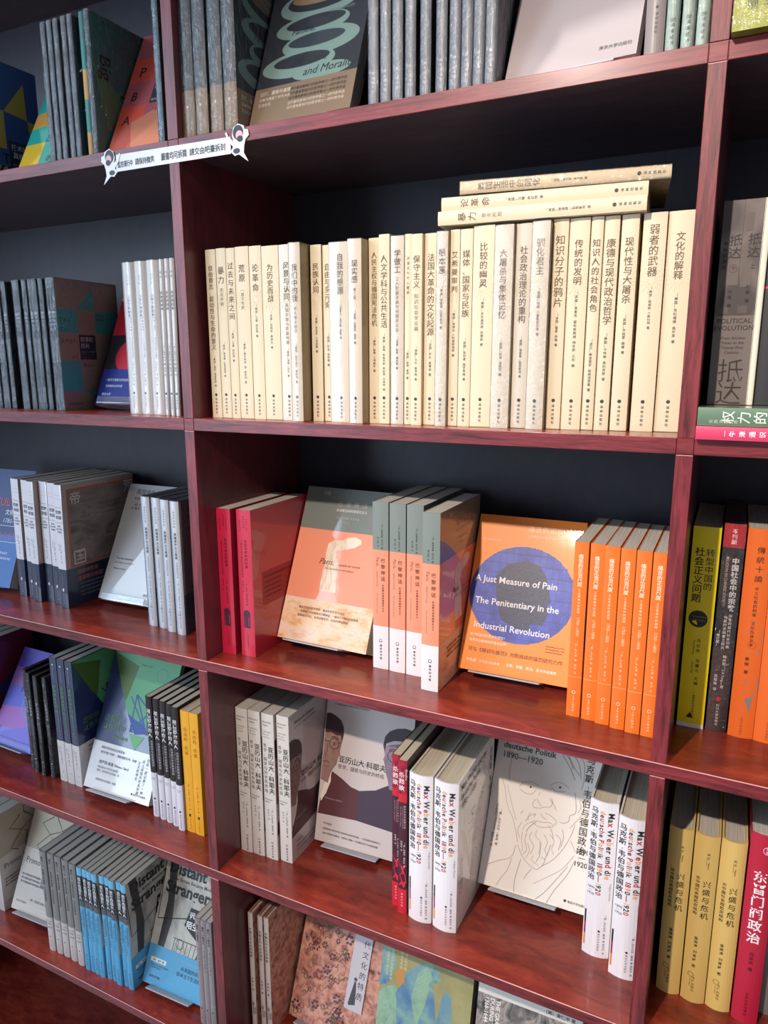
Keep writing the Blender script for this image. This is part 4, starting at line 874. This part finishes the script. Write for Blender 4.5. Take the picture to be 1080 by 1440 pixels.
CAT['israel']['face'] += [('H', '畅销书作家的历史再思考', 20, 70, 5, '5a5a60', 0.006), ('H', '以色列的“发明”，重新理解圣地、民族', 20, 62, 5, '5a5a60', 0.006), ('H', '施罗默·桑德 Shlomo Sand', 22, 45, 6.4, '5a5a60', 0.006), ('H', '特拉维夫大学历史系教授', 21, 37, 4.4, '6a6a70'), ('H', '著有《虚构的犹太民族》等', 21, 31, 4.4, '6a6a70'), ('H', '《虚构的犹太民族》续篇', 20, 16, 4.6, '6a6a70', 0.004),
    ('V', '这是一部记录了一种', 129, 74, 6.4, '4a4a50', None, 6.7), ('V', '走上歧路的犹太民族', 120, 70, 6.2, '4a4a50', None, 6.5), ('V', '主义思想史', 111, 66, 6.2, '4a4a50', None, 6.6), ('circ', 109, 11, 1.8, '3a3a40'), ('H', '南京大学出版社', 112, 9.6, 4, '4a4a50', 0.004)]
for i, (x, y) in enumerate(((-.3995, .0662), (-.3800, .0658), (-.3603, .0655))):
    stand_up('israel', x, y, S4, ('leftmost', 'middle', 'rightmost')[i] + ' of three navy spines with green title and white belly band', group='navy and white paperbacks')
display('israel', -.3311, .0581, .1615, 1.3, 24.4, 'face-out green and navy book with a white lower half', 'grey')
book('used', .0125, .2185, .150, [(0, 82, 'dedae2', 'c8c4c8'), (82, 218.5, '2a2426', '2a2628')], [('V', '用后即弃的人', 0.3, 197, 8.2, 'e8e4e6', 0.012, 8.6), ('V', '全球经济中的新奴隶制', 2.6, 141, 4.2, 'c8c2c6', 0.004, 4.8), ('V', '〔美〕凯文·贝尔斯 著', -2.8, 141, 2.8, 'b0a8ac', 0.004, 3.6), ('H', 'Disposable', 0, 72, 2.2, '6a666c', None, 'C'), ('H', 'People', 0, 69, 2.2, '6a666c', None, 'C'),
    ('circ', 0.5, 34, 1.9, '2e2a2e'), ('V', '南京大学出版社', 0.8, 29, 2.8, '5a565c', 0.004, 3.8)], bulge=.002)
for i, (x, y) in enumerate(((-.1700, .0614), (-.1537, .0601), (-.1380, .0585), (-.1220, .0562), (-.1060, .0513))):
    stand_up('used', x, y, S4, '%s of five black spines with white lower part, titled 用后即弃的人' % ordn(i, 5), group='black and white paperbacks')
book('golden', .0172, .2140, .150, [(0, 214, 'eca824', 'e8a830')], [('V', '自由的', 0.5, 186, 7.4, 'b06c18', 0.002, 8.6), ('V', '忠诚', 0.5, 154, 7.4, 'b06c18', 0.002, 8.6), ('R', 'The Loyalty of Freedom', -1, 132, 3.4, 'f0c060'), ('V', '〔美〕约西亚 著', 0.5, 90, 3.2, '9a5c18', 0.002, 4.2), ('V', '王一力 译', 0.5, 58, 3.2, '9a5c18', 0.002, 4.2), ('rect', -1.8, 28, 2, 33, '3a2a18'), ('V', '上海三联书店', 0.3, 26, 2.8, '9a5c18', None, 3.6)])
for i, (x, y) in enumerate(((-.0912, .0548), (-.0728, .0543))):
    stand_up('golden', x, y, S4, ('left', 'right')[i] + ' one of two golden yellow spines, left of the left divider', group='golden yellow paperbacks')
PUR = 'a06cb8'
book('history', .0120, .190, .140, [(0, 190, '3c3850', '6a6cd0')], [], [('rect', 0, 150, 140, 190, '5a4cb0'), ('poly', [(0, 150), (60, 150), (70, 118), (0, 110)], PUR), ('rect', 0, 70, 60, 112, '6c70d4'), ('poly', [(0, 70), (70, 78), (90, 30), (0, 34)], 'b070c0'), ('poly', [(60, 150), (140, 150), (140, 60), (90, 90)], '7c84e0'), ('poly', [(30, 26), (140, 60), (140, 10), (20, 10)], '8078d8'),
    ('ring', 80, 85, 26, 3, '6c98d0'), ('H', 'History', 36, 104, 22, '2c2c58', 0.004), ('H', 'of Arts', 66, 78, 14, '3c4080', -0.004), ('rect', 0, 14, 140, 15, '3c3c70')], coat=True)
display('history', -.6337, .0904, .1601, -1.0, 31.3, 'face-out purple and blue book, far left of the fourth shelf', 'grey')
book('darkred', .0240, .205, .150, [(0, 205, '5c1830', '641c38')], [('V', '自由与命运', 0, 180, 9, '20284c', 0.01, 13)], [('poly', [(0, 205), (60, 205), (40, 120), (0, 140)], '283058'), ('poly', [(60, 100), (150, 140), (150, 40), (90, 20)], '2c3468'), ('H', 'The Care', 90, 120, 20, '1c2448'), ('H', 'of', 110, 96, 20, '1c2448')], coat=True)
for i, x in enumerate((-.7280, -.7030, -.6780)):
    stand_up('darkred', x, .075, S4, ('third from the purple display book, dark red book at the far left', 'second dark red book left of the purple display book', 'dark red book directly left of the purple display book')[i], group='dark red books')

# ------------------------------------------------------------------ left bay, fifth shelf
book('primo', .0270, .2120, .145, [(0, 118, 'c4bcb8', 'ccc0b4'), (118, 212, 'a89c88', 'b0a088')], [('V', '最后一个圣诞节的战争', 0, 190, 8, '3a3430', 0.004, 9)], [
    ('line', [(56, 187), (30, 169), (55, 152), (28, 125), (44, 114)], 2.0, '2c2a30'), ('line', [(65, 187), (85, 165), (55, 152), (68, 143), (60, 112)], 2.0, '2c2a30'), ('line', [(85, 165), (109, 185), (96, 206), (65, 200), (65, 187)], 2.0, '2c2a30'), ('line', [(109, 185), (140, 176)], 2.0, '2c2a30'),
    ('H', 'Primo Levi', 9, 90, 16, '4a4440', 0.0)] + [('H', '意大利国宝级作家的短篇小说集，见证者的声音', 8, 66-7*i, 4.4, '4a4644', 0.008) for i in range(3)] + [('H', '奥斯维辛幸存者', 60, 70-8*i, 5, '5a5654', 0.004) for i in range(3)] + [('H', '人民文学出版社', 8, 16, 4, '4a4644'), ('H', '〔意〕普里莫·莱维 著', 40, 24, 5, '5a5654')], coat=True)
for i, x in enumerate((-.6710, -.6430, -.6150)):
    stand_up('primo', x, .05+.004*(2-i), S5, ('third cream and brown book left of its face-out copy', 'second cream and brown book left of its face-out copy', 'cream and brown book directly left of its face-out copy')[i], group='cream and brown books')
display('primo', -.5696, .0517, -.1747, 3.0, 24.6, 'face-out cream and brown book with black zigzag line drawing', 'grey')
book('wool', .0160, .2130, .146, [(0, 73, 'c8bcb8', 'c4bcb8'), (73, 213, '86827e', '8c8884')], [('V', '最后一个', -0.6, 202, 5.4, '2e2c30', 0.01, 5.6), ('V', '圣诞节的战争', -0.6, 176, 5.4, '2e2c30', 0.01, 5.6), ('V', '与其他故事集', -0.6, 138, 4.6, '34323a', 0.006, 5.2), ('H', 'Primo Levi', 0, 64, 2.9, '5a5450', None, 'C'), ('H', '莱维 著', 0, 58, 2.9, '5a5450', 0.006, 'C'), ('H', '陈英 译', 1.4, 50, 2.9, '5a5450', 0.006, 'C'), ('circ', 0, 31, 1.3, '3a3634'), ('V', '人民文学出版社', 0.4, 26, 2.2, '8a8280', None, 3)], bulge=.002)
for i, (x, y) in enumerate(((-.4263, .0252), (-.4074, .0265), (-.3890, .0267), (-.3690, .0260), (-.3490, .0247))):
    stand_up('wool', x, y, S5, '%s of five grey spines with cream lower ends, fifth shelf' % ordn(i, 5), group='grey and cream paperbacks')
PHOTO = noise_print('grey_photograph_print', [(0.3, '5a5854'), (0.45, 'a8a49a'), (0.6, 'c8c4b8'), (0.75, '78746c')], 16, (1, 1, .7), 6, dist=0.6)
SKY = '58a4cc'
dface = [('rect', 0, 64, 146, 213, PHOTO), ('poly', [(6, 213), (24, 213), (36, 112), (30, 64), (16, 64), (18, 140)], '3c3a38'), ('line', [(0, 190), (5, 106), (100, 130)], 2.2, '201e1e'), ('poly', [(63, 110), (94, 92), (118, 100), (104, 140), (70, 141)], '242224'), ('line', [(100, 64), (112, 110), (140, 150)], 3, '4a4846')]
for x in range(48, 140, 9): dface.append(('line', [(x, 64), (x+2, 84)], 1.2, '504e4a'))
dface += [('rect', 46, 84, 140, 85.5, '504e4a'), ('ring', 62, 78, 8, 1.2, '504e4a'), ('rect', 0, 0, 146, 64, SKY), ('H', 'Distant', 8, 187, 28, '1e1c1e', 0.03), ('H', 'How Britain Became Modern', 16, 176, 8.4, '2a2828', 0.004), ('H', 'Strangers', 9, 154, 28, '1e1c1e', 0.03),
    ('H', '远方的', 70, 124, 13, 'f0f0f0', 0.02), ('H', '陌生人', 67, 108, 13, 'f0f0f0', 0.02), ('rect', 8, 37, 42, 44, 'e8e8dc'), ('H', '〔美〕弗农 著', 10, 38.5, 4.4, '3a4a58', 0.01), ('H', '英国是如何成为现代国家的', 11, 31, 3.2, '2a4a68'), ('H', '走向现代的历史', 11, 27, 3.2, '2a4a68'),
    ('H', '从英国的经验', 74, 40, 7.4, '203848', 0.006), ('H', '探寻当下生活的起源', 67, 30, 7.4, '203848', 0.006), ('H', '商务印书馆', 12, 12, 4.6, '203040', 0.014), ('H', '一部关于陌生人社会的历史', 60, 52, 5, '8cc4e0')]
book('strangers', .0118, .2130, .140, [(0, 134, SKY, SKY), (134, 197, '24262e', '55524e'), (197, 213, '6cb4d8', '78746c')], [('V', '远方的陌生人', 0, 194, 7.6, 'e8e8ec', 0.016, 7.7), ('rect', -6, 134, 6, 146, '585a60'), ('V', '英国是如何成为现代国家的', 2.4, 128, 2.6, '2c4860', 0.006, 3.1), ('V', '〔美〕詹姆斯·弗农 著 张祝馨 译', -1.8, 124, 2.8, '1c3040', 0.012, 3.6), ('rect', -6, 73, 6, 73.3, '4890b8'), ('V', '商务印书馆', 0.8, 34, 3.0, '284458', 0.006, 5)], dface, bulge=.0016)
CAT['strangers']['face'] = [(op if not (op[0] in ('rect',) and op[1:5] == (0, 64, 146, 213)) else ('rect', 0, 64, 140, 213, PHOTO)) for op in dface]
for i, (x, y) in enumerate(((-.3277, .0229), (-.3153, .0241), (-.3031, .0231), (-.2905, .0226), (-.2760, .0257), (-.2634, .0265), (-.2504, .0237), (-.2370, .0276), (-.2242, .0258))):
    stand_up('strangers', x, y, S5, '%s of nine sky-blue and black spines titled 远方的陌生人' % ordn(i, 9), group='sky-blue paperbacks')
display('strangers', -.2069, .0415, -.1808, 2.2, 24.5, 'face-out sky-blue book with a grey street photograph', 'grey')
book('thingrey', .0108, .2055, .140, [(0, 205.5, '948a8c', '989092')], [('V', '最后一个陌生人', 0, 194, 4.6, '3a3436', 0.014, 4.9), ('V', '〔美〕弗农 著 张祝馨 译', 0.5, 152, 2.6, '4a4446', 0.004, 4.0), ('circ', 0, 32, 1.5, '2a2628'), ('rect', -5, 44, 5, 44.5, 'c8bcbe'), ('V', '商务印书馆', 0, 28, 2.4, '5a5254', None, 3.6)], bulge=.002)
for i, x in enumerate((-.0645, -.0530, -.0416)):
    stand_up('thingrey', x, .030, S5, ('leftmost', 'middle', 'rightmost')[i] + ' of three slim mauve-grey spines at the bottom left of the divider', group='slim mauve-grey paperbacks')

# ------------------------------------------------------------------ middle bay, fifth shelf
FLOR = noise_print('salmon_floral_print', [(0.30, '4c3434'), (0.40, 'a86c5c'), (0.52, 'cc8c76'), (0.66, 'dca68c'), (0.8, '8a6058')], 80, (1, 1, 1), 5, dist=0.5)
rf = random.Random(3)
pf = [('rect', 0, 0, 158, 223, FLOR)]
for k in range(110):
    cx, cy = rf.uniform(8, 98), rf.uniform(8, 214); c = rf.choice(['3c3444', '54405a', '6a4438', 'a04c44', '7c6a4c'])
    r = rf.uniform(1.6, 3.6)
    if k % 3 == 0:
        for j in range(6): pf.append(('circ', cx+r*1.7*math.cos(j*PI/3), cy+r*1.7*math.sin(j*PI/3), r*0.62, c))
    elif k % 3 == 1: pf.append(('ring', cx, cy, r*1.4, 0.8, c))
    else: pf.append(('curve', [(cx-6, cy-5), (cx-2, cy+1), (cx+3, cy-1), (cx+6, cy+6)], 0.9, c))
pf += [('rect', 100, 52, 133, 215, 'c8bfc4'), ('V', '中国古代文化的特质', 124, 210, 12, '2a2628', 0.002, 16), ('V', '许倬云 著', 110, 200, 5.4, '3a3436', 0.004, 8),
    ('poly', [(108, 58), (119, 62), (117, 84), (115, 96), (112, 96), (110, 84), (106, 60)], '4a4448'), ('circ', 113.5, 99.5, 3, '54484c')]
book('ancient', .0092, .2230, .155, [(0, 223, 'ccbcb4', 'ac7464')], [('V', '中国古代文化的特质', 0, 197, 5.2, '3a3230', 0.008, 6.4), ('V', '许倬云 著', 0.4, 102, 3.8, '3a3230', 0.008, 6), ('poly', [(-3, 56), (2, 54), (1, 48), (-2, 47)], '2a2624'), ('R', 'NEW STAR PRESS', -1, 54, 3, '3a3230', 0.01), ('R', '新星出版社', 2, 44, 2.6, '3a3230', 0.004)], [('rect', 0, 0, 155, 223, FLOR)], hard=True, bulge=.0015)
book('ancientbig', .0100, .2380, .158, [(0, 238, 'ccbcb4', 'ac7464')], [], pf, hard=True, bulge=.0015)
for i, x in enumerate((.0205, .0385, .0497)):
    stand_up('ancient', x, .060+.001*i, S5, ('leftmost', 'middle', 'rightmost')[i] + ' of three slim cream spines with salmon floral covers, bottom shelf', group='slim floral books')
display('ancientbig', .0650, .1011, -.1810, -2.8, 21.4, 'face-out salmon floral book with a tall white title label', 'grey')
SILK = noise_print('aged_silk_print', [(0.3, '8c8458'), (0.5, 'a09868'), (0.7, 'b0a878')], 12, (1, 1, 1), 6)
M1 = noise_print('blue_green_hill_print', [(0.34, '4a6ca0'), (0.46, '6a90a0'), (0.56, '84a898'), (0.68, '5c7c70')], 20, (1, 1, .8), 5, dist=0.5)
M2 = noise_print('green_hill_print', [(0.34, '6a9078'), (0.5, '94b498'), (0.66, '567c94')], 20, (1, 1, .8), 5, dist=0.5)
lf = [('rect', 0, 0, 145, 235, SILK), ('poly', [(40, 235), (145, 228), (145, 214), (60, 228)], '9cc494'), ('poly', [(0, 232), (14, 224), (24, 192), (16, 160), (0, 150)], M1), ('poly', [(0, 140), (10, 152), (26, 160), (40, 140), (36, 90), (0, 90)], M2),
    ('poly', [(28, 150), (44, 186), (60, 202), (78, 208), (92, 200), (96, 188), (84, 180), (90, 150), (98, 100), (60, 80), (34, 100)], M1), ('poly', [(52, 150), (60, 188), (74, 204), (82, 190), (76, 150), (64, 110)], M2), ('poly', [(24, 176), (34, 190), (40, 168), (30, 156)], 'c08848'),
    ('poly', [(94, 120), (100, 168), (106, 178), (114, 170), (120, 120)], M1), ('poly', [(0, 90), (145, 90), (145, 0), (0, 0)], M2)]
for x, s in ((10, '中国美术史新讲千里山河'), (17, '一部写给大众的绘画史读本'), (32, '山水的精神与思想'), (39, '历代名画中的中国')): lf.append(('V', s, x, 226, 4.8, 'd8c8a0', 0.004, 5.2))
book('painting', .0200, .2350, .145, [(0, 235, '5c7c68', '8a8458')], [], lf, hard=True, bulge=.002, coat=True)
display('painting', .2442, .0500, -.1790, 2.0, 15.2, 'face-out book with a blue and green mountain landscape', 'grey')
RUIN = noise_print('grey_engraving_print', [(0.35, '3a3634'), (0.47, '7a7470'), (0.55, 'a89c94'), (0.66, '54504c')], 40, (1, 1, .6), 6, dist=1.2)
book('canal', .0220, .2200, .145, [(0, 220, '1c1c1e', 'd8d4cc')], [], [('rect', 0, 0, 145, 206, RUIN), ('H', '〔美〕黄仁宇 著', 92, 210, 6, '4a4644', 0.006), ('R', 'THE GRAND CANAL', 27, 203, 8.5, 'f0ece4', 0.012), ('R', 'DURING THE MING', 19, 203, 8.5, 'f0ece4', 0.012), ('R', '1368-1644', 11, 203, 8.5, 'f0ece4', 0.012), ('V', '明代的漕运', 120, 196, 16, 'e8e4dc', 0.01, 18)], bulge=.002)
display('canal', .4000, .0500, -.1790, 1.3, 12.0, 'face-out grey book with sideways white capitals, at the bottom edge', 'grey')

# ------------------------------------------------------------------ top shelf
book('wrapthin', .0090, .1780, .120, [(0, 178, '5c6068', '4a5058')], [('V', '大众文化研究', 0, 130, 4, '8a9098', 0.004, 5)], film=CRINKLE)
for i, x in enumerate((-.2276, -.2156, -.2034, -.1885, -.1770)):
    stand_up('wrapthin', x, .020, S1, '%s of five slim glittering plastic-wrapped spines, top left shelf' % ordn(i, 5), group='slim wrapped books top left')
bt = [(0, 34, 'b88a3c', '38706c'), (34, 74, '2c7c74', '38706c'), (74, 110, 'c09048', '38706c'), (110, 146, '2c7c74', '38706c'), (146, 178, '346c68', '2c5c5c')]
book('checkspine', .0078, .1780, .120, bt, [])
stand_up('checkspine', -.1560, .020, S1, 'slim book with teal and ochre checkered spine, top left shelf')
book('bigbook', .0085, .1780, .120, [(0, 178, '4a5058', '4c9088')], [], [('poly', [(0, 120), (40, 90), (80, 110), (60, 60), (20, 40)], '74a070'), ('R', 'Big', 14, 132, 26, '1c2c30', 0.01), ('R', 'Bog', 46, 92, 22, '1c2c30', 0.01), ('H', '大众文化', 20, 170, 4, '1c2c30')], film=CRINKLE)
stand_up('bigbook', -.1465, .020, S1, 'wrapped teal book whose side cover reads Big, top left shelf')
book('rightthin', .0088, .2100, .130, [(0, 210, '6c8490', '60747c')], [('V', '大众文化研究译丛', 0, 170, 4.6, 'a8b4bc', 0.004, 6)], film=CRINKLE)
stand_up('rightthin', -.0312, .020, S1, 'slim wrapped grey-blue book beside the left divider, top shelf')
BLU, YLW = '34568c', 'a8a04c'
bw = [('rect', 0, 0, 145, 193, BLU), ('poly', [(80, 122), (122, 118), (120, 172)], YLW), ('rect', 40, 66, 80, 122, YLW), ('rect', 0, 0, 145, 40, YLW), ('poly', [(122, 118), (145, 116), (145, 90), (126, 84)], YLW), ('rect', 84, 18, 128, 80, '28344c'),
    ('H', 'The Truth', 30, 44, 22, '1c2430', 0.01), ('H', 'of Te', 50, 22, 26, '1c2430', 0.02), ('H', '技术的', 88, 68, 10, 'c0c8d8', 0.01), ('H', '真相', 90, 56, 10, 'c0c8d8', 0.01), ('H', '在技术时代思考', 88, 44, 4, 'a0a8b8')]
book('truthtech', .0150, .1930, .145, [(0, 193, '34406c', BLU)], [('V', '技术的真相', 0, 150, 8, 'b0b8c8', 0.01, 10)], bw, coat=True)
for i, x in enumerate((-.4680, -.4515, -.4350)):
    stand_up('truthtech', x, .020, S1, ('third', 'second', 'nearest')[i] + ' blue and olive checkered book left of the teal and yellow display book', group='blue and olive books')
TEAL, GOLD = '1ca898', 'ecc028'
tf = [('rect', 0, 0, 125, 190, TEAL), ('poly', [(0, 60), (0, 96), (40, 96), (36, 60)][:0] or [(0, 84), (40, 88), (40, 118), (0, 112)], 'd09848'), ('rect', 0, 16, 44, 56, GOLD), ('rect', 44, 0, 125, 16, GOLD), ('rect', 44, 118, 80, 160, GOLD), ('R', 'Language', 66, 96, 24, '1c4048', 0.01), ('R', 'and', 44, 84, 20, '1c4048', 0.01)]
book('tealface', .0100, .1900, .125, [(0, 190, '3c4450', TEAL)], [], tf, coat=True)
display('tealface', -.3569, .0600, 1.1755, -2.2, 26.7, 'face-out teal and yellow checkered book, top left shelf', 'grey', lip=0.001)
pb = [('rect', 0, 0, 100, 192, 'b0545c'), ('poly', [(0, 110), (44, 112), (44, 150), (0, 150)], 'd8503c'), ('poly', [(0, 30), (44, 28), (44, 72), (0, 72)], 'd8503c'), ('rect', 60, 150, 100, 192, 'a84c54'), ('poly', [(0, 30), (26, 44), (44, 28), (60, 0), (0, 0)], 'b8584c'), ('poly', [(26, 44), (60, 60), (100, 42), (100, 0), (40, 0)], 'cc7c5c'), ('rect', 48, 72, 84, 112, '3a3038'),
    ('H', 'P', 14, 120, 22, '2a2024', 0.014), ('H', 'B', 12, 81, 20, '2a2024', 0.014), ('H', 'A', 10, 42, 20, '2a2024', 0.014), ('H', '偿还', 50, 102, 9, 'f0e8e4', 0.02), ('H', '债务和财富的阴暗面', 50, 96, 3.6, 'e0d8d4', 0.006), ('line', [(58, 82), (72, 90)], 0.5, 'c8c0bc'), ('H', '南京大学出版社', 50, 76, 3.6, 'e0d8d4')]
book('payback', .0095, .1920, .100, [(0, 192, '54484c', 'b0545c')], [], pb, coat=True)
display('payback', -.1325, .0300, 1.1752, 1.5, 26.4, 'face-out coral red book with letters P, B and A, top shelf left bay', 'grey', lip=0.001)

TAN, DK, SAGE = '94806a', '3c4048', '8ca8a0'
fb = [('rect', 0, 48, 142, 225, '343840')]
for (cx, cy, rx, ry, c) in ((72, 150, 58, 22, SAGE), (74, 154, 50, 15, '343840'), (76, 158, 46, 10, 'a08468'), (66, 120, 52, 16, SAGE), (70, 124, 42, 9, '343840'), (82, 96, 54, 18, SAGE), (76, 100, 40, 9, '3c4850'), (56, 72, 52, 17, SAGE), (60, 76, 40, 9, '343840'), (92, 56, 40, 10, SAGE)):
    fb.append(('circ', cx, cy, rx, ry, c))
for (cx, cy, rx) in ((74, 186, 48), (74, 180, 52)):
    fb.append(('ring', cx, cy, rx*0.5, 2.2, SAGE))
fb += [('rect', 0, 0, 142, 48, TAN), ('H', 'Famine,', 38, 112, 11, '2c3c40', None, ('L', .25)), ('H', 'Affluence,', 44, 70, 13, '2c3c40', None, ('L', .25)), ('H', 'and Morality', 66, 54, 14, '2c3c40', None, ('L', .25)), ('H', 'PETER SINGER', 88, 130, 5.5, '8a98a0'),
    ('H', '饥饿、富裕与道德', 8, 38, 5.6, 'e8dcc8', 0.012), ('H', '这本书改变了许多人的', 8, 31, 4.6, 'e8dcc8', 0.012), ('H', '生活方式', 8, 24, 4.6, 'e8dcc8', 0.012)] + [('H', '当代最有影响力的哲学家之一的代表作品', 52, 38-6*i, 4.4, '4a4038' if i < 3 else 'e8dcc8', 0.006) for i in range(5)]
book('famine', .0178, .2250, .142, [(0, 54, TAN, TAN), (54, 225, '4c5860', '343840')], [
    ('poly', [(-8, 62), (-2, 56), (7, 64), (8, 84), (3, 96), (1, 118), (-4, 104), (-8, 84)], SAGE), ('poly', [(-5, 76), (3, 70), (5, 84), (-1, 90)], 'a87c5c'), ('poly', [(-2, 74), (6, 66), (8, 74), (0, 82)], '3c4c50'), ('circ', 0, 36, 1.6, 'e0d4c0'), ('V', '人民文学出版社', 0, 32, 2.8, 'e0d4c0', 0.006, 3.6)], fb, bulge=.003, film=CRINKLE)
for i, x in enumerate((.0168, .0368, .0595, .0800)):
    stand_up('famine', x, .012, S1, '%s of four sage and tan spines, top shelf' % ordn(i, 4), group='wrapped sage and tan books')
book('famineface', .0160, .2250, .142, [(0, 48, TAN, TAN), (48, 225, '343840', '343840')], [], fb, coat=True, film=FILM)
display('famineface', .1000, .0310, 1.1763, -2.7, 20.3, 'face-out dark book with sage green stacked bowls print, top shelf', 'grey', lip=0.001)
book('slatethin', .0116, .2300, .135, [(0, 230, '70747c', '4c525e')], [('V', '思想与社会', 0, 180, 5, '9a9ea6', 0.004, 7), ('V', '商务印书馆', 0, 34, 3.4, 'b8bcc4', 0.01, 4.4)], film=CRINKLE, bulge=.002)
for i, x in enumerate((.2719, .2862, .3003, .3150, .3320, .3495, .3640, .3768, .3894, .4020)):
    stand_up('slatethin', x, .012, S1, '%s of ten slate grey wrapped spines at the top' % ordn(i, 10), group='slate grey wrapped books')
book('power', .0140, .2300, .128, [(0, 230, '6c6874', 'a89c9c')], [], [('H', 'Power in the 21st Century', 40, 104, 7, '4a4448', 0.006, ('L', .2)), ('H', 'Conversations with John A. Hall', 38, 97, 4, '5a5458', None, ('L', .2)), ('H', 'Michael Mann', 36, 84, 7, '4a4448', 0.006, ('L', .1)), ('H', '南京大学出版社', 92, 12, 4.4, '4a4448', 0.006), ('H', '权力的二十一世纪', 30, 150, 12, '4a4448')], coat=True)
display('power', .4170, .0300, 1.1762, -5.0, 22.0, 'face-out pale mauve book titled Power in the 21st Century, top shelf', 'grey', lip=0.001)
book('tallmauve', .0165, .2300, .135, [(0, 230, '8a7e7a', '8a7e7a')], [('V', '现代性的后果', 0, 190, 6, '4a4240', 0.006, 9), ('circ', 1, 40, 1.2, '3a3432'), ('V', '译林出版社', 1, 36, 2.8, '5a504c', 0.002, 3.6)], bulge=.003, coat=True)
stand_up('tallmauve', .5522, .0120, S1, 'tall mauve-grey spine right of the face-out mauve book, top shelf')
book('palegreen', .0113, .2300, .135, [(0, 230, '96a89a', '92a496')], [('rect', -2, 26, 2, 29, '6a7a70'), ('V', '读库经典', 0, 25, 3.6, '5a6a60', 0.006, 4.8), ('V', '政治与社会', 0, 180, 5, '5a6a60', 0.006, 7)], film=CRINKLE, bulge=.002)
for i, x in enumerate((.5698, .5828, .5950)):
    stand_up('palegreen', x, .012, S1, ('leftmost', 'middle', 'rightmost')[i] + ' of three pale green wrapped spines at the top, by the right divider', group='pale green wrapped books')

# ------------------------------------------------------------------ paper notice strip taped across the shelf edge
sg = D.objects.new('paper_notice', None); COL.objects.link(sg)
sg['label'] = 'white paper notice strip with black Chinese lettering stuck on the upper shelf edge'; sg['category'] = 'notice'
NP = paper('e8e8ea')
def outline(pts, y0, y1, mat):
    from mathutils.geometry import tessellate_polygon
    tr = tessellate_polygon([[Vector((a, b, 0)) for a, b in pts]])
    mb = MB(); n = len(pts)
    fs = []
    for q in tr:
        (ax, ay), (bx, by), (cx, cy) = pts[q[0]], pts[q[1]], pts[q[2]]
        fs.append(tuple(q) if (bx-ax)*(cy-ay)-(by-ay)*(cx-ax) > 0 else tuple(q[::-1]))
    area = sum(pts[i][0]*pts[(i+1) % n][1]-pts[(i+1) % n][0]*pts[i][1] for i in range(n))
    mb.add([(a/1000, y0, b/1000) for a, b in pts] + [(a/1000, y1, b/1000) for a, b in pts],
           fs + [tuple(i+n for i in f[::-1]) for f in fs] + [((i, i+n, (i+1) % n+n, (i+1) % n) if area > 0 else (i, (i+1) % n, (i+1) % n+n, i+n)) for i in range(n)], mat)
    return mb
sg.location = (0.0035, -0.0002, S1-0.018)
outline([(-91.5, -8.5), (92, -8.8), (92, 9.6), (-90, 11.5)], -0.0006, 0, NP).build('paper_strip', sg)
let = MB()
def add(vs, fs, m): let.add([(a/1000, -0.0009, b/1000) for a, b in vs], fs, m)
def txt(s, x0, x1, y, size):
    p = (x1-x0)/len(s)
    for i, ch in enumerate(s):
        vs, fs, w = glyph(ch, 0.01)
        add([(x0+p*(i+0.5)+(a-0.5)*p*1.02, y+b*size) for a, b in vs], fs, ink('2c2c30'))
txt('監控運行中', -88, -62, -3.6, 8.0); txt('請保持微笑', -58, -26, -3.4, 8.0)
txt('圖書均可拆閱', -15, 26, -3.4, 9.2); txt('請交由吧臺拆封', 30, 85, -3.2, 8.6)
let.build('notice_lettering', sg)
# plain cut-out paper figures at both ends (generic dark and pink shapes)
for s, cx, cy in ((1, -103, 4), (-1, 106, 6)):
    f = lambda pts: [(cx + s*a*1.0, cy + b) for a, b in pts]
    body = [(-8, -2), (-13, 2), (-12, 8), (-7, 9), (-6, 13), (2, 16), (9, 12), (11, 4), (9, -2), (16, 3), (19, 9), (21, 8), (17, -1), (10, -8), (14, -13), (8, -18), (2, -17), (-8, -24), (-11, -26), (-5, -16), (-6, -8)]
    outline(f(body), -0.0012, -0.0006, NP).build('paper_cutout', sg)
    sh = MB()
    def sadd(vs, fs, m): sh.add([(a/1000, -0.00135, b/1000) for a, b in vs], fs if s > 0 else [q[::-1] for q in fs], m)
    put_shape(('circ', cx+s*2, cy+6.5, 7.5, 8, '2c2e32'), lambda v, f_, m: sh.add([(a/1000, -0.00135, b/1000) for a, b in v], f_, m))
    put_shape(('circ', cx+s*0.5, cy+3.5, 5, 5, 'dcb4bc'), lambda v, f_, m: sh.add([(a/1000, -0.00145, b/1000) for a, b in v], f_, m))
    put_shape(('circ', cx-s*0.5, cy-0.5, 4.2, 3.4, '2c2e32'), lambda v, f_, m: sh.add([(a/1000, -0.00155, b/1000) for a, b in v], f_, m))
    put_shape(('circ', cx+s*5, cy-13, 5, 3, '3a3c42'), lambda v, f_, m: sh.add([(a/1000, -0.00135, b/1000) for a, b in v], f_, m))
    sh.build('cutout_print', sg)
# small scuffs of paint and torn sticker on the boards are left to the materials
for c in [c for c in D.curves if c.users == 0]: D.curves.remove(c)
